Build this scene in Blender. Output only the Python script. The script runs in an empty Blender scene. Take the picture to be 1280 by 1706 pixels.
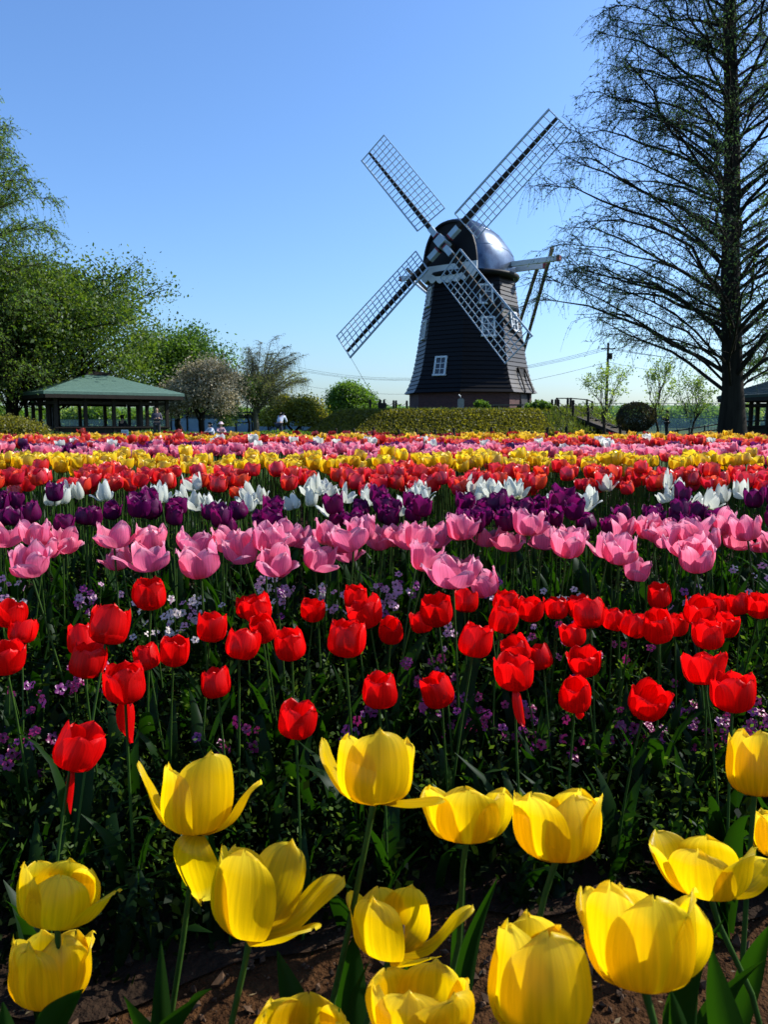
import bpy, math, random
import numpy as np
from mathutils import Vector, Matrix, Quaternion, Euler
R = math.radians
random.seed(7)
rng = np.random.default_rng(7)
sc = bpy.context.scene
col = sc.collection

# ------------------------------------------------------------------ camera
F = 1289.0; CW, CH = 1280.0, 1706.0
HORIZ = 703.0
CAMH = 0.95
PITCH = math.atan((CH / 2 - HORIZ) / F)
cam_d = bpy.data.cameras.new('camera')
cam = bpy.data.objects.new('camera', cam_d); col.objects.link(cam)
cam.location = (0, 0, CAMH)
cam.rotation_euler = (R(90) - PITCH, 0, 0)
cam_d.sensor_fit = 'VERTICAL'; cam_d.sensor_height = 36.0; cam_d.sensor_width = 27.0
cam_d.lens = 36.0 * F / CH
cam_d.clip_start = 0.02; cam_d.clip_end = 3000
cam_d.dof.use_dof = True
cam_d.dof.focus_distance = 2.2
cam_d.dof.aperture_fstop = 15.0
sc.camera = cam

# ------------------------------------------------------------------ light
SUN_AZ, SUN_EL = R(69), R(36)          # azimuth clockwise from +Y (view direction) towards +X
w = bpy.data.worlds.new('World'); sc.world = w; w.use_nodes = True
nt = w.node_tree; bg = nt.nodes['Background']
sky = nt.nodes.new('ShaderNodeTexSky'); sky.sky_type = 'NISHITA'; sky.sun_disc = False
sky.sun_elevation = SUN_EL; sky.sun_rotation = SUN_AZ
sky.air_density = 1.2; sky.dust_density = 1.0; sky.ozone_density = 6.0; sky.altitude = 0
tint = nt.nodes.new('ShaderNodeMix'); tint.data_type = 'RGBA'; tint.blend_type = 'MULTIPLY'; tint.inputs[0].default_value = 1
tint.inputs[7].default_value = (.86, 1.0, 1.2, 1); tint.clamp_result = False
nt.links.new(sky.outputs[0], tint.inputs[6]); nt.links.new(tint.outputs[2], bg.inputs[0]); bg.inputs[1].default_value = 0.132
sun_d = bpy.data.lights.new('sun', 'SUN'); sun_d.energy = 5.0; sun_d.angle = R(0.53); sun_d.color = (1.0, 0.955, 0.88)
sun = bpy.data.objects.new('sun', sun_d); col.objects.link(sun)
S = Vector((math.sin(SUN_AZ) * math.cos(SUN_EL), math.cos(SUN_AZ) * math.cos(SUN_EL), math.sin(SUN_EL)))
sun.rotation_euler = S.to_track_quat('Z', 'Y').to_euler(); sun.location = (20, 10, 30)
vs = sc.view_settings
vs.view_transform = 'Standard'; vs.look = 'None'; vs.gamma = 1; vs.exposure = 0.48; vs.use_curve_mapping = False
cy = sc.cycles
cy.max_bounces = 7; cy.diffuse_bounces = 4; cy.glossy_bounces = 2; cy.transmission_bounces = 5; cy.transparent_max_bounces = 10
cy.use_denoising = True
cy.caustics_reflective = False; cy.caustics_refractive = False

# ------------------------------------------------------------------ helpers
def at(px, py, d):
    xc = (px - CW / 2) / F; yc = (CH / 2 - py) / F
    v = Vector((xc, math.cos(PITCH) + yc * math.sin(PITCH), -math.sin(PITCH) + yc * math.cos(PITCH)))
    v *= d / v.y
    return Vector((v.x, v.y, v.z + CAMH))

GY = [-6, .95, 1.06, 1.2, 1.46, 2.15, 2.7, 3.4, 3.9, 5.3, 6.9, 8.2, 10, 14, 30, 3000]
GZ = [.12, .12, 0, 0, .03, .12, .16, .21, .235, .255, .28, .285, .2, 0, 0, 0]
def gz(y): return float(np.interp(y, GY, GZ))

def tag(o, label=None, cat=None, group=None, kind=None):
    if label: o['label'] = label
    if cat: o['category'] = cat
    if group: o['group'] = group
    if kind: o['kind'] = kind
    return o
def link(o, parent=None):
    col.objects.link(o)
    if parent is not None: o.parent = parent
    return o
def empty(name, loc=(0, 0, 0), rz=0, rot=None, s=1):
    o = bpy.data.objects.new(name, None); col.objects.link(o)
    o.empty_display_size = .1
    o.location = loc; o.rotation_euler = rot if rot else (0, 0, rz); o.scale = (s, s, s)
    return o
def inst(name, me, parent=None, loc=(0, 0, 0), rot=(0, 0, 0), s=None):
    o = bpy.data.objects.new(name, me); o.location = loc; o.rotation_euler = rot
    if s is not None: o.scale = (s, s, s) if not hasattr(s, '__len__') else s
    return link(o, parent)
def np_mesh(name, V, Q, m=None, smooth=False, uv=None):
    V = np.asarray(V, dtype=np.float32).reshape(-1, 3); Q = np.asarray(Q, dtype=np.int32)
    me = bpy.data.meshes.new(name); k = Q.shape[1]
    me.vertices.add(len(V)); me.vertices.foreach_set('co', V.ravel())
    me.loops.add(Q.size); me.loops.foreach_set('vertex_index', Q.ravel())
    me.polygons.add(len(Q)); me.polygons.foreach_set('loop_start', np.arange(0, Q.size, k, dtype=np.int32))
    me.polygons.foreach_set('loop_total', np.full(len(Q), k, dtype=np.int32))
    if smooth: me.polygons.foreach_set('use_smooth', np.ones(len(Q), dtype=bool))
    if uv is not None:
        l = me.uv_layers.new(name='UVMap'); l.data.foreach_set('uv', np.asarray(uv, dtype=np.float32)[Q.ravel()].ravel())
    me.update(calc_edges=True); me.validate()
    if m: me.materials.append(m)
    return me

class MB:
    def __init__(s): s.v = []; s.f = []
    def add(s, vs, fs):
        b = len(s.v); s.v += [tuple(x) for x in vs]; s.f += [tuple(i + b for i in f) for f in fs]
    def box(s, c, size, rot=None):
        hx, hy, hz = (x / 2 for x in size); c = Vector(c)
        P = [Vector((a * hx, b * hy, d * hz)) for d in (-1, 1) for b in (-1, 1) for a in (-1, 1)]
        if rot is not None: P = [rot @ p for p in P]
        s.add([p + c for p in P], [(0, 2, 3, 1), (4, 5, 7, 6), (0, 1, 5, 4), (2, 6, 7, 3), (0, 4, 6, 2), (1, 3, 7, 5)])
    def tube(s, pts, rad, n=6, cap=True, up=None):
        pts = [Vector(p) for p in pts]
        if not hasattr(rad, '__len__'): rad = [rad] * len(pts)
        b = len(s.v); K = len(pts)
        t0 = (pts[-1] - pts[0]).normalized()
        ref = Vector(up) if up is not None else (Vector((0, 0, 1)) if abs(t0.z) < .9 else Vector((1, 0, 0)))
        for i, p in enumerate(pts):
            t = (pts[min(i + 1, K - 1)] - pts[max(i - 1, 0)]).normalized()
            a = t.cross(ref).normalized(); c = a.cross(t)
            for k in range(n):
                q = 2 * math.pi * (k + .5) / n
                s.v.append(tuple(p + rad[i] * (math.cos(q) * a + math.sin(q) * c)))
        for i in range(K - 1):
            for k in range(n):
                k2 = (k + 1) % n
                s.f.append((b + i * n + k, b + i * n + k2, b + (i + 1) * n + k2, b + (i + 1) * n + k))
        if cap:
            s.f.append(tuple(b + k for k in reversed(range(n)))); s.f.append(tuple(b + (K - 1) * n + k for k in range(n)))
    def bar(s, p, q, w, h=None):           # square-section bar
        s.tube([p, q], [w * .7071, (h or w) * .7071], 4)
    def prism(s, poly, fn, t0, t1):          # poly: list of 2D, fn(u,v,t)->3D
        n = len(poly)
        V = [fn(u, v, t0) for u, v in poly] + [fn(u, v, t1) for u, v in poly]
        F_ = [tuple(range(n)), tuple(reversed(range(n, 2 * n)))] + [(i, i + n, (i + 1) % n + n, (i + 1) % n) for i in range(n)]
        s.add(V, F_)
    def mesh(s, name, m=None, smooth=False):
        me = bpy.data.meshes.new(name); me.from_pydata(s.v, [], s.f); me.validate()
        if smooth:
            me.polygons.foreach_set('use_smooth', [True] * len(me.polygons))
        if m: me.materials.append(m)
        me.update(); return me
    def build(s, name, m=None, parent=None, smooth=False, loc=(0, 0, 0)):
        return inst(name, s.mesh(name, m, smooth), parent, loc)

def fix_normals(me):
    import bmesh
    bm = bmesh.new(); bm.from_mesh(me); bmesh.ops.recalc_face_normals(bm, faces=bm.faces); bm.to_mesh(me); bm.free()
    return me

# ---- materials
def N(nt, t, **kw):
    n = nt.nodes.new(t)
    for k, v in kw.items(): setattr(n, k, v)
    return n
def ramp(nt, fac, stops):
    r = N(nt, 'ShaderNodeValToRGB'); e = r.color_ramp.elements
    while len(e) < len(stops): e.new(.5)
    for i, (p, c) in enumerate(stops):
        e[i].position = p; e[i].color = (*c, 1)
    nt.links.new(fac, r.inputs[0]); return r.outputs[0]
def mat(name, c, rough=.6, c2=None, scale=8, spec=.4, metal=0, bump=0, bscale=None, coords='Object', stretch=None, coat=0, detail=5):
    m = bpy.data.materials.new(name); m.use_nodes = True; t = m.node_tree; p = t.nodes['Principled BSDF']
    p.inputs['Base Color'].default_value = (*c, 1); p.inputs['Roughness'].default_value = rough
    p.inputs['Specular IOR Level'].default_value = spec; p.inputs['Metallic'].default_value = metal
    p.inputs['Coat Weight'].default_value = coat
    tc = N(t, 'ShaderNodeTexCoord'); src = tc.outputs[coords]
    if stretch:
        mp = N(t, 'ShaderNodeMapping'); mp.inputs['Scale'].default_value = stretch; t.links.new(src, mp.inputs[0]); src = mp.outputs[0]
    if c2:
        n = N(t, 'ShaderNodeTexNoise'); n.inputs['Scale'].default_value = scale; n.inputs['Detail'].default_value = detail
        n.inputs['Roughness'].default_value = .65
        t.links.new(src, n.inputs['Vector'])
        t.links.new(ramp(t, n.outputs['Fac'], [(.32, c), (.68, c2)]), p.inputs['Base Color'])
    if bump:
        n2 = N(t, 'ShaderNodeTexNoise'); n2.inputs['Scale'].default_value = bscale or scale * 3; n2.inputs['Detail'].default_value = 6
        t.links.new(src, n2.inputs['Vector'])
        b = N(t, 'ShaderNodeBump'); b.inputs['Strength'].default_value = bump; b.inputs['Distance'].default_value = .02
        t.links.new(n2.outputs['Fac'], b.inputs['Height']); t.links.new(b.outputs[0], p.inputs['Normal'])
    return m
def leaf_mat(name, c, c2, trans=.45, tint=(1.0, 1.0, .6), rough=.5, spec=.3, gloss=.025, by='Random Per Island', tcol=None):
    """thin leaf: diffuse + translucent + a little gloss; colour varies leaf by leaf"""
    m = bpy.data.materials.new(name); m.use_nodes = True; t = m.node_tree; t.nodes.clear()
    out = N(t, 'ShaderNodeOutputMaterial'); g = N(t, 'ShaderNodeNewGeometry')
    colr = ramp(t, g.outputs['Random Per Island'], [(0, c), (1, c2)])
    d = N(t, 'ShaderNodeBsdfDiffuse'); tr = N(t, 'ShaderNodeBsdfTranslucent'); gl = N(t, 'ShaderNodeBsdfGlossy')
    gl.inputs['Roughness'].default_value = rough; gl.inputs['Color'].default_value = (.9, .95, 1, 1)
    t.links.new(colr, d.inputs[0])
    mx = N(t, 'ShaderNodeMix', data_type='RGBA', blend_type='MULTIPLY'); mx.inputs[0].default_value = 1
    t.links.new(colr, mx.inputs[6]); mx.inputs[7].default_value = (*(tcol or (tint[0] * 1.5, tint[1] * 1.5, tint[2])), 1)
    t.links.new(mx.outputs[2], tr.inputs[0])
    m1 = N(t, 'ShaderNodeMixShader'); m1.inputs[0].default_value = trans
    t.links.new(d.outputs[0], m1.inputs[1]); t.links.new(tr.outputs[0], m1.inputs[2])
    m2 = N(t, 'ShaderNodeMixShader'); m2.inputs[0].default_value = gloss
    t.links.new(m1.outputs[0], m2.inputs[1]); t.links.new(gl.outputs[0], m2.inputs[2])
    t.links.new(m2.outputs[0], out.inputs[0]); return m
def petal_mat(name, c, base, tip, trans=.5, rand=.1, rough=.35, gloss=.05, streak=.12, island=False, hue=.06):
    """petal: veins run along the petal (UV y = base to tip), a differently coloured throat, a bright rim put into the tip colour"""
    m = bpy.data.materials.new(name); m.use_nodes = True; t = m.node_tree; t.nodes.clear()
    out = N(t, 'ShaderNodeOutputMaterial'); uv = N(t, 'ShaderNodeUVMap')
    sp = N(t, 'ShaderNodeSeparateXYZ'); t.links.new(uv.outputs[0], sp.inputs[0])
    c1 = ramp(t, sp.outputs[1], [(0.0, base), (.22, c), (.8, c), (1.0, tip)])  # paler tip: partly petal colour, partly the light on its rim, painted in
    mp = N(t, 'ShaderNodeMapping'); mp.inputs['Scale'].default_value = (16, 1.3, 1); t.links.new(uv.outputs[0], mp.inputs[0])
    ns = N(t, 'ShaderNodeTexNoise'); ns.inputs['Scale'].default_value = 1.0; ns.inputs['Detail'].default_value = 4; t.links.new(mp.outputs[0], ns.inputs['Vector'])
    mr = N(t, 'ShaderNodeMapRange'); mr.inputs[1].default_value = .3; mr.inputs[2].default_value = .7
    mr.inputs[3].default_value = 1 - streak; mr.inputs[4].default_value = 1 + streak * .5; t.links.new(ns.outputs['Fac'], mr.inputs[0])
    rn = N(t, 'ShaderNodeNewGeometry').outputs['Random Per Island'] if island else N(t, 'ShaderNodeObjectInfo').outputs['Random']
    mr2 = N(t, 'ShaderNodeMapRange'); mr2.inputs[3].default_value = 1 - rand; mr2.inputs[4].default_value = 1 + rand; t.links.new(rn, mr2.inputs[0])
    mu = N(t, 'ShaderNodeMath', operation='MULTIPLY'); t.links.new(mr.outputs[0], mu.inputs[0]); t.links.new(mr2.outputs[0], mu.inputs[1])
    hs = N(t, 'ShaderNodeHueSaturation'); t.links.new(mu.outputs[0], hs.inputs['Value']); t.links.new(c1, hs.inputs['Color'])
    mr3 = N(t, 'ShaderNodeMapRange'); mr3.inputs[3].default_value = .5 - rand * hue; mr3.inputs[4].default_value = .5 + rand * hue
    t.links.new(rn, mr3.inputs[0]); t.links.new(mr3.outputs[0], hs.inputs['Hue'])
    d = N(t, 'ShaderNodeBsdfDiffuse'); tr = N(t, 'ShaderNodeBsdfTranslucent'); gl = N(t, 'ShaderNodeBsdfGlossy'); gl.inputs['Roughness'].default_value = rough
    for x in (d, tr): t.links.new(hs.outputs[0], x.inputs[0])
    bm_ = N(t, 'ShaderNodeBump'); bm_.inputs['Strength'].default_value = .25; bm_.inputs['Distance'].default_value = .002
    t.links.new(ns.outputs['Fac'], bm_.inputs['Height'])
    for x in (d, tr, gl): t.links.new(bm_.outputs[0], x.inputs['Normal'])
    m1 = N(t, 'ShaderNodeMixShader'); m1.inputs[0].default_value = trans
    t.links.new(d.outputs[0], m1.inputs[1]); t.links.new(tr.outputs[0], m1.inputs[2])
    m2 = N(t, 'ShaderNodeMixShader'); m2.inputs[0].default_value = gloss
    t.links.new(m1.outputs[0], m2.inputs[1]); t.links.new(gl.outputs[0], m2.inputs[2])
    t.links.new(m2.outputs[0], out.inputs[0]); return m

M = {}
M['soil'] = mat('dark_soil', (.016, .010, .006), .95, (.035, .02, .011), 22, .1, bump=.8, bscale=60)
M['path'] = mat('brown_dirt', (.032, .013, .004), .95, (.085, .038, .013), 14, .1, bump=1.0, bscale=90, detail=9)
M['lawn'] = mat('lawn_green', (.035, .07, .012), .9, (.07, .10, .025), 1.2, .1, bump=.5)
M['far_green'] = mat('embankment_grass', (.09, .19, .05), .95, (.15, .25, .08), .25, .05, detail=8)  # grass lightened: the haze of distance is put into the colour
M['mound'] = mat('mound_earth', (.03, .04, .01), .95, (.06, .07, .015), 2, .1)
M['wood_dark'] = mat('dark_timber', (.018, .013, .010), .7, (.03, .022, .016), 5, .2, stretch=(1, 1, .1))
M['wood_grey'] = mat('weathered_timber', (.10, .085, .06), .8, (.16, .13, .10), 4, .2)
M['black_board'] = mat('black_stained_boards', (.003, .0022, .0016), .41, (.008, .006, .0045), 3, .17, stretch=(1, 1, 5))
M['white'] = mat('white_paint', (.62, .66, .68), .5, (.74, .77, .78), 3, .4)
M['lattice'] = mat('pale_blue_paint', (.34, .42, .50), .5, (.42, .50, .56), 3, .4)
M['hub'] = mat('hub_paint', (.35, .45, .52), .45, (.45, .55, .6), 2, .4)
M['red_paint'] = mat('red_paint', (.25, .03, .04), .5)
M['brick'] = None
M['cap'] = mat('cap_copper_sheet', (.035, .05, .085), .27, (.12, .16, .21), .9, .5, metal=.8, bump=.25, bscale=1.5)
M['gable'] = mat('gable_board', (.006, .006, .009), .6, spec=.25)
M['glass'] = mat('dark_glass', (.015, .02, .025), .08, spec=.6)
M['roof'] = mat('green_shingle', (.08, .15, .115), .7, (.12, .21, .16), 9, .35, bump=.3, bscale=30)
M['roof_dark'] = mat('dark_green_shingle', (.03, .05, .04), .8, (.04, .07, .05), 6)
M['bark'] = mat('brown_bark', (.022, .017, .012), .95, (.05, .04, .028), 6, .1, bump=1, stretch=(1, 1, .12))
M['bark_dark'] = mat('dark_bark', (.012, .010, .008), .95, (.03, .025, .018), 6, .1, stretch=(1, 1, .12))
M['needle'] = leaf_mat('young_needles', (.045, .10, .05), (.10, .17, .075), .5, gloss=.02)
M['needle_green'] = leaf_mat('green_needles', (.07, .15, .025), (.17, .26, .05), .6, gloss=.02)
M['leaf_a'] = leaf_mat('zelkova_leaves', (.035, .085, .010), (.14, .20, .03), .55)
M['leaf_b'] = leaf_mat('fresh_leaves', (.06, .13, .015), (.14, .24, .03), .55)
M['leaf_yel'] = leaf_mat('yellow_green_leaves', (.14, .15, .015), (.30, .28, .04), .5)
M['leaf_young'] = leaf_mat('young_leaves', (.13, .22, .05), (.30, .38, .12), .55)
M['leaf_dark'] = leaf_mat('clipped_evergreen', (.02, .022, .008), (.075, .06, .02), .35)
M['blossom'] = leaf_mat('pale_blossom', (.13, .13, .05), (.55, .48, .34), .45, tcol=(1.1, 1.05, .95))
M['twig'] = mat('grey_twigs', (.08, .075, .05), .9, (.15, .14, .09), 5)
M['weep'] = leaf_mat('weeping_buds', (.14, .17, .04), (.32, .33, .12), .5)
M['azalea'] = leaf_mat('azalea_hedge', (.07, .07, .008), (.27, .25, .032), .5)
M['grass'] = leaf_mat('long_grass', (.06, .10, .012), (.14, .17, .03), .5)
M['stem'] = mat('tulip_stem', (.022, .055, .007), .5, (.04, .09, .013), 30, .15)
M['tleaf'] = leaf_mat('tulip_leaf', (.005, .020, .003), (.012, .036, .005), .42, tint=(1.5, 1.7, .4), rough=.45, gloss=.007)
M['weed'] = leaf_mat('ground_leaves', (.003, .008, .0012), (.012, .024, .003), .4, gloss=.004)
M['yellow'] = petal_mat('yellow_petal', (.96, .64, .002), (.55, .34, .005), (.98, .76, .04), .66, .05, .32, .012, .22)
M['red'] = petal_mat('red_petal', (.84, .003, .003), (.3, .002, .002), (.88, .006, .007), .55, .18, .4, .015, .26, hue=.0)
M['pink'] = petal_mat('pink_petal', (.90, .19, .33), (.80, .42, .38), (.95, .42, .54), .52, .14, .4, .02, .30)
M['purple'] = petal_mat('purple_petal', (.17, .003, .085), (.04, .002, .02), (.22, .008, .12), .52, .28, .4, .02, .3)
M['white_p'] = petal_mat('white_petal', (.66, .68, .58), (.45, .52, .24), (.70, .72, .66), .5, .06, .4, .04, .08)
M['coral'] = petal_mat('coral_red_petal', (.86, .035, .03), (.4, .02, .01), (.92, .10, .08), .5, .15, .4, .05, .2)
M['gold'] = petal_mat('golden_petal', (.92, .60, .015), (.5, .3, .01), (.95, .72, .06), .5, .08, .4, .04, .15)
for k_, src in (('far_red', ((.86, .05, .04), (.4, .02, .01), (.9, .16, .12))), ('far_pink', ((.95, .24, .36), (.8, .3, .35), (1, .5, .56))),
               ('far_yellow', ((.85, .50, .02), (.5, .3, .01), (.92, .62, .06))), ('far_purple', ((.15, .008, .10), (.06, .006, .06), (.22, .02, .15))), ('mid_coral', ((.84, .02, .02), (.4, .01, .01), (.9, .09, .07))), ('mid_gold', ((.95, .62, .012), (.5, .3, .01), (.98, .74, .05))),  # far_yellow is oranger: the shade on that row is put into its colour
               ('far_dark_red', ((.36, .006, .01), (.1, .004, .004), (.4, .01, .015))), ('far_white', ((.82, .84, .74), (.55, .62, .30), (.86, .88, .82)))):
    M[k_] = petal_mat(k_ + '_petal', *[tuple(.95 * x for x in c3) for c3 in src], trans=.5, rand=.2, streak=.2, island=True)
def brick_mat():
    m = bpy.data.materials.new('red_brick'); m.use_nodes = True; t = m.node_tree; p = t.nodes['Principled BSDF']
    tc = N(t, 'ShaderNodeTexCoord'); b = N(t, 'ShaderNodeTexBrick')
    b.inputs['Color1'].default_value = (.07, .022, .02, 1); b.inputs['Color2'].default_value = (.12, .04, .035, 1); b.inputs['Mortar'].default_value = (.08, .06, .055, 1)
    b.inputs['Scale'].default_value = 1.0; b.inputs['Brick Width'].default_value = .23; b.inputs['Row Height'].default_value = .075; b.inputs['Mortar Size'].default_value = .008
    t.links.new(tc.outputs['UV'], b.inputs['Vector']); t.links.new(b.outputs['Color'], p.inputs['Base Color']); p.inputs['Roughness'].default_value = .85
    return m
M['brick'] = brick_mat()

# ------------------------------------------------------------------ ground
def sheet(name, ys, xs, zf, m, kind='structure'):
    V = [(x(y) if callable(x) else x, y, zf(x, y)) for y in ys for x in xs]; nx = len(xs)
    Q = [(j * nx + i, j * nx + i + 1, (j + 1) * nx + i + 1, (j + 1) * nx + i) for j in range(len(ys) - 1) for i in range(nx - 1)]
    return tag(inst(name, np_mesh(name, V, Q, m, True)), kind=kind)
ys = sorted(set([-6, 0] + [round(v, 3) for v in np.arange(.5, 9, .25)] + GY[:-1] + [60, 200, 700, 2500]))
sheet('ground', ys, [-2000, -300, -60, -12, -6, -3, 0, 3, 6, 12, 60, 300, 2000], lambda x, y: gz(y) - .008, M['lawn'])
def sheet_slant(name, y0, y1, n, x0, x1, nx, m, dz, edge0=None, edge1=None, jit=0):
    V = []; Q = []
    for j in range(n + 1):
        for i in range(nx + 1):
            x = x0 + (x1 - x0) * i / nx; a = y0 + (edge0(x) if edge0 else 0); b = y1 + (edge1(x) if edge1 else 0)
            y = a + (b - a) * j / n
            V.append((x, y, gz(y) + dz + (random.uniform(-jit, jit) if 0 < j < n else 0)))
    Q = [(j * (nx + 1) + i, j * (nx + 1) + i + 1, (j + 1) * (nx + 1) + i + 1, (j + 1) * (nx + 1) + i) for j in range(n) for i in range(nx)]
    return tag(inst(name, np_mesh(name, V, Q, m, True)), kind='structure')
edge = lambda x: .04 * math.sin(5 * x + 1) + .022 * math.sin(17 * x) + .13 * max(-.55, min(x, 1.4)) * (1 if x > 0 else 2.2) - .05
sheet_slant('path', 1.0, 1.36, 14, -2.2, 2.2, 120, M['path'], .004, None, lambda x: edge(x) + .08, .004)
sheet_slant('flower_bed', 1.36, 9.2, 60, -6.5, 6.5, 200, M['soil'], .012, edge, None, .012)
sheet_slant('near_bed', -.6, .985, 20, -2.2, 2.2, 60, M['soil'], .004, None, None, .01)

# clods and pebbles on the path: nobody could count them
def rock_verts(c, r):
    P = [Vector(p) for p in ((1, 0, 0), (-1, 0, 0), (0, 1, 0), (0, -1, 0), (0, 0, .7), (0, 0, -.5))]
    q = Euler((random.random() * 6, random.random() * 6, random.random() * 6)).to_matrix()
    return [q @ (p * r * random.uniform(.7, 1.3)) + Vector(c) for p in P]
RF = [(0, 2, 4), (2, 1, 4), (1, 3, 4), (3, 0, 4), (2, 0, 5), (1, 2, 5), (3, 1, 5), (0, 3, 5)]
mb = MB()
for i in range(2600):
    x = random.uniform(-1.3, 1.3); y = random.uniform(1.06, 1.62); r = abs(random.gauss(0, .0035)) + .0012
    if random.random() < .02: r = random.uniform(.008, .016)
    mb.add(rock_verts((x, y, gz(y) + .008 + r * .3), r), RF)
tag(mb.build('soil_clods', mat('clod', (.03, .014, .005), .95, (.12, .065, .03), 40)), 'brown soil crumbs and pebbles strewn over the dirt path', 'soil', kind='stuff')

M['litter'] = leaf_mat('dry_litter', (.06, .04, .015), (.30, .22, .10), .2)
# ------------------------------------------------------------------ embankment, far ground
def ridge(name, y0, y1, z, x0, x1, m, n=80, wob=.25):
    V = []; 
    prof = [(0, 0), (.35, .85), (.5, 1), (.65, 1), (1, 0)]
    for i in range(n + 1):
        x = x0 + (x1 - x0) * i / n; k = 1 + wob * .4 * math.sin(x * .031) + wob * .2 * math.sin(x * .11 + 1)
        for (t, h) in prof: V.append((x, y0 + (y1 - y0) * t, -.05 + h * z * k))
    K = len(prof)
    Q = [(i * K + j, (i + 1) * K + j, (i + 1) * K + j + 1, i * K + j + 1) for i in range(n) for j in range(K - 1)]
    return tag(inst(name, np_mesh(name, V, Q, m, True)), kind='structure')
ridge('embankment', 150, 200, 4.4, -300, 300, M['far_green'], 160, .12)
ridge('hills', 900, 1500, 18, -1500, 1500, mat('far_woods', (.05, .08, .06), .95, (.07, .10, .07), .02), 120, .8)

# mound under the windmill
WD = 62.0
WX = at(782, 690, WD).x
MX, MY = WX - .7, WD
def mound_z(x, y):
    dx = (x - MX); dy = (y - MY)
    rx = 9.6 if dx < 0 else 10.2
    r = math.sqrt((dx / rx) ** 2 + (dy / 7.6) ** 2)
    # flat top, slope outside
    e = 5.2
    d_out = (r - 1) * (rx if abs(dx) > abs(dy) else 7.6)
    t = min(max(d_out / 3.6, 0), 1)
    return 1.72 * (1 - t * t * (3 - 2 * t)) - .02
V = []; Q = []
nx, ny = 90, 60
for j in range(ny + 1):
    for i in range(nx + 1):
        x = MX - 15 + 30 * i / nx; y = MY - 13 + 26 * j / ny
        V.append((x, y, mound_z(x, y) + .03 * math.sin(x * 3) * math.sin(y * 2.3)))
Q = [(j * (nx + 1) + i, j * (nx + 1) + i + 1, (j + 1) * (nx + 1) + i + 1, (j + 1) * (nx + 1) + i) for j in range(ny) for i in range(nx)]
tag(inst('mound', np_mesh('mound', V, Q, M['mound'], True)), kind='structure')

# leaf clouds ---------------------------------------------------------
def leaf_cloud(name, C, size, m, aspect=.55, updir=None, jitter=.35, parent=None, droop=0.0):
    """one small bent quad pair per centre"""
    C = np.asarray(C, dtype=np.float32); n = len(C)
    a = rng.normal(size=(n, 3)); 
    if updir is not None: a = a * .35 + np.asarray(updir)
    a[:, 2] -= droop
    a /= np.linalg.norm(a, axis=1, keepdims=True)
    b = np.cross(a, rng.normal(size=(n, 3))); b /= np.linalg.norm(b, axis=1, keepdims=True) + 1e-9
    s = (size * (1 + jitter * rng.normal(size=(n, 1)))).clip(size * .4, size * 2)
    A = a * s * .5; B = b * s * .5 * aspect
    V = np.stack([C - A, C + B * 1.0, C + A, C - B * 1.0], axis=1).reshape(-1, 3)
    Qd = np.arange(4 * n, dtype=np.int32).reshape(-1, 4)
    return inst(name, np_mesh(name, V, Qd, m), parent)
def tubes_np(name, P, Rr, m, sides=3, parent=None, smooth=True):
    """P (N,K,3) polylines, Rr (N,K) radii -> one mesh"""
    P = np.asarray(P, dtype=np.float64); Rr = np.asarray(Rr); n, K, _ = P.shape
    t = np.empty_like(P); t[:, 1:-1] = P[:, 2:] - P[:, :-2]; t[:, 0] = P[:, 1] - P[:, 0]; t[:, -1] = P[:, -1] - P[:, -2]
    t /= np.linalg.norm(t, axis=2, keepdims=True) + 1e-9
    ref = np.zeros_like(P); ref[..., 0] = .31; ref[..., 1] = .87; ref[..., 2] = .38
    a = np.cross(t, ref); a /= np.linalg.norm(a, axis=2, keepdims=True) + 1e-9
    b = np.cross(a, t)
    q = 2 * np.pi * np.arange(sides) / sides
    V = P[:, :, None, :] + Rr[:, :, None, None] * (np.cos(q)[None, None, :, None] * a[:, :, None, :] + np.sin(q)[None, None, :, None] * b[:, :, None, :])
    base = (np.arange(n) * K * sides)[:, None, None]; i = np.arange(K - 1)[None, :, None] * sides; k = np.arange(sides)[None, None, :]; k2 = (k + 1) % sides
    Qd = np.stack([base + i + k, base + i + k2, base + i + sides + k2, base + i + sides + k], axis=-1).reshape(-1, 4)
    return np_mesh(name, V.reshape(-1, 3), Qd, m, smooth)
def join_np(name, parts, m, smooth=True, parent=None):
    Vs, Qs, b = [], [], 0
    for me in parts:
        v = np.empty(len(me.vertices) * 3, dtype=np.float32); me.vertices.foreach_get('co', v)
        q = np.empty(len(me.loops), dtype=np.int32); me.loops.foreach_get('vertex_index', q)
        Vs.append(v.reshape(-1, 3)); Qs.append(q.reshape(-1, 4) + b); b += len(me.vertices)
        bpy.data.meshes.remove(me)
    return inst(name, np_mesh(name, np.concatenate(Vs), np.concatenate(Qs), m, smooth), parent)

LC = []
for i in range(420):
    x = random.uniform(-1.2, 1.2); y = random.uniform(1.08, 1.62); LC.append((x, y, gz(y) + .014))
tag(leaf_cloud('leaf_litter', LC, .010, M['litter'], .4, (1, .3, 0)), 'dry leaf bits and straw scattered over the brown soil', 'litter', kind='stuff')
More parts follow.
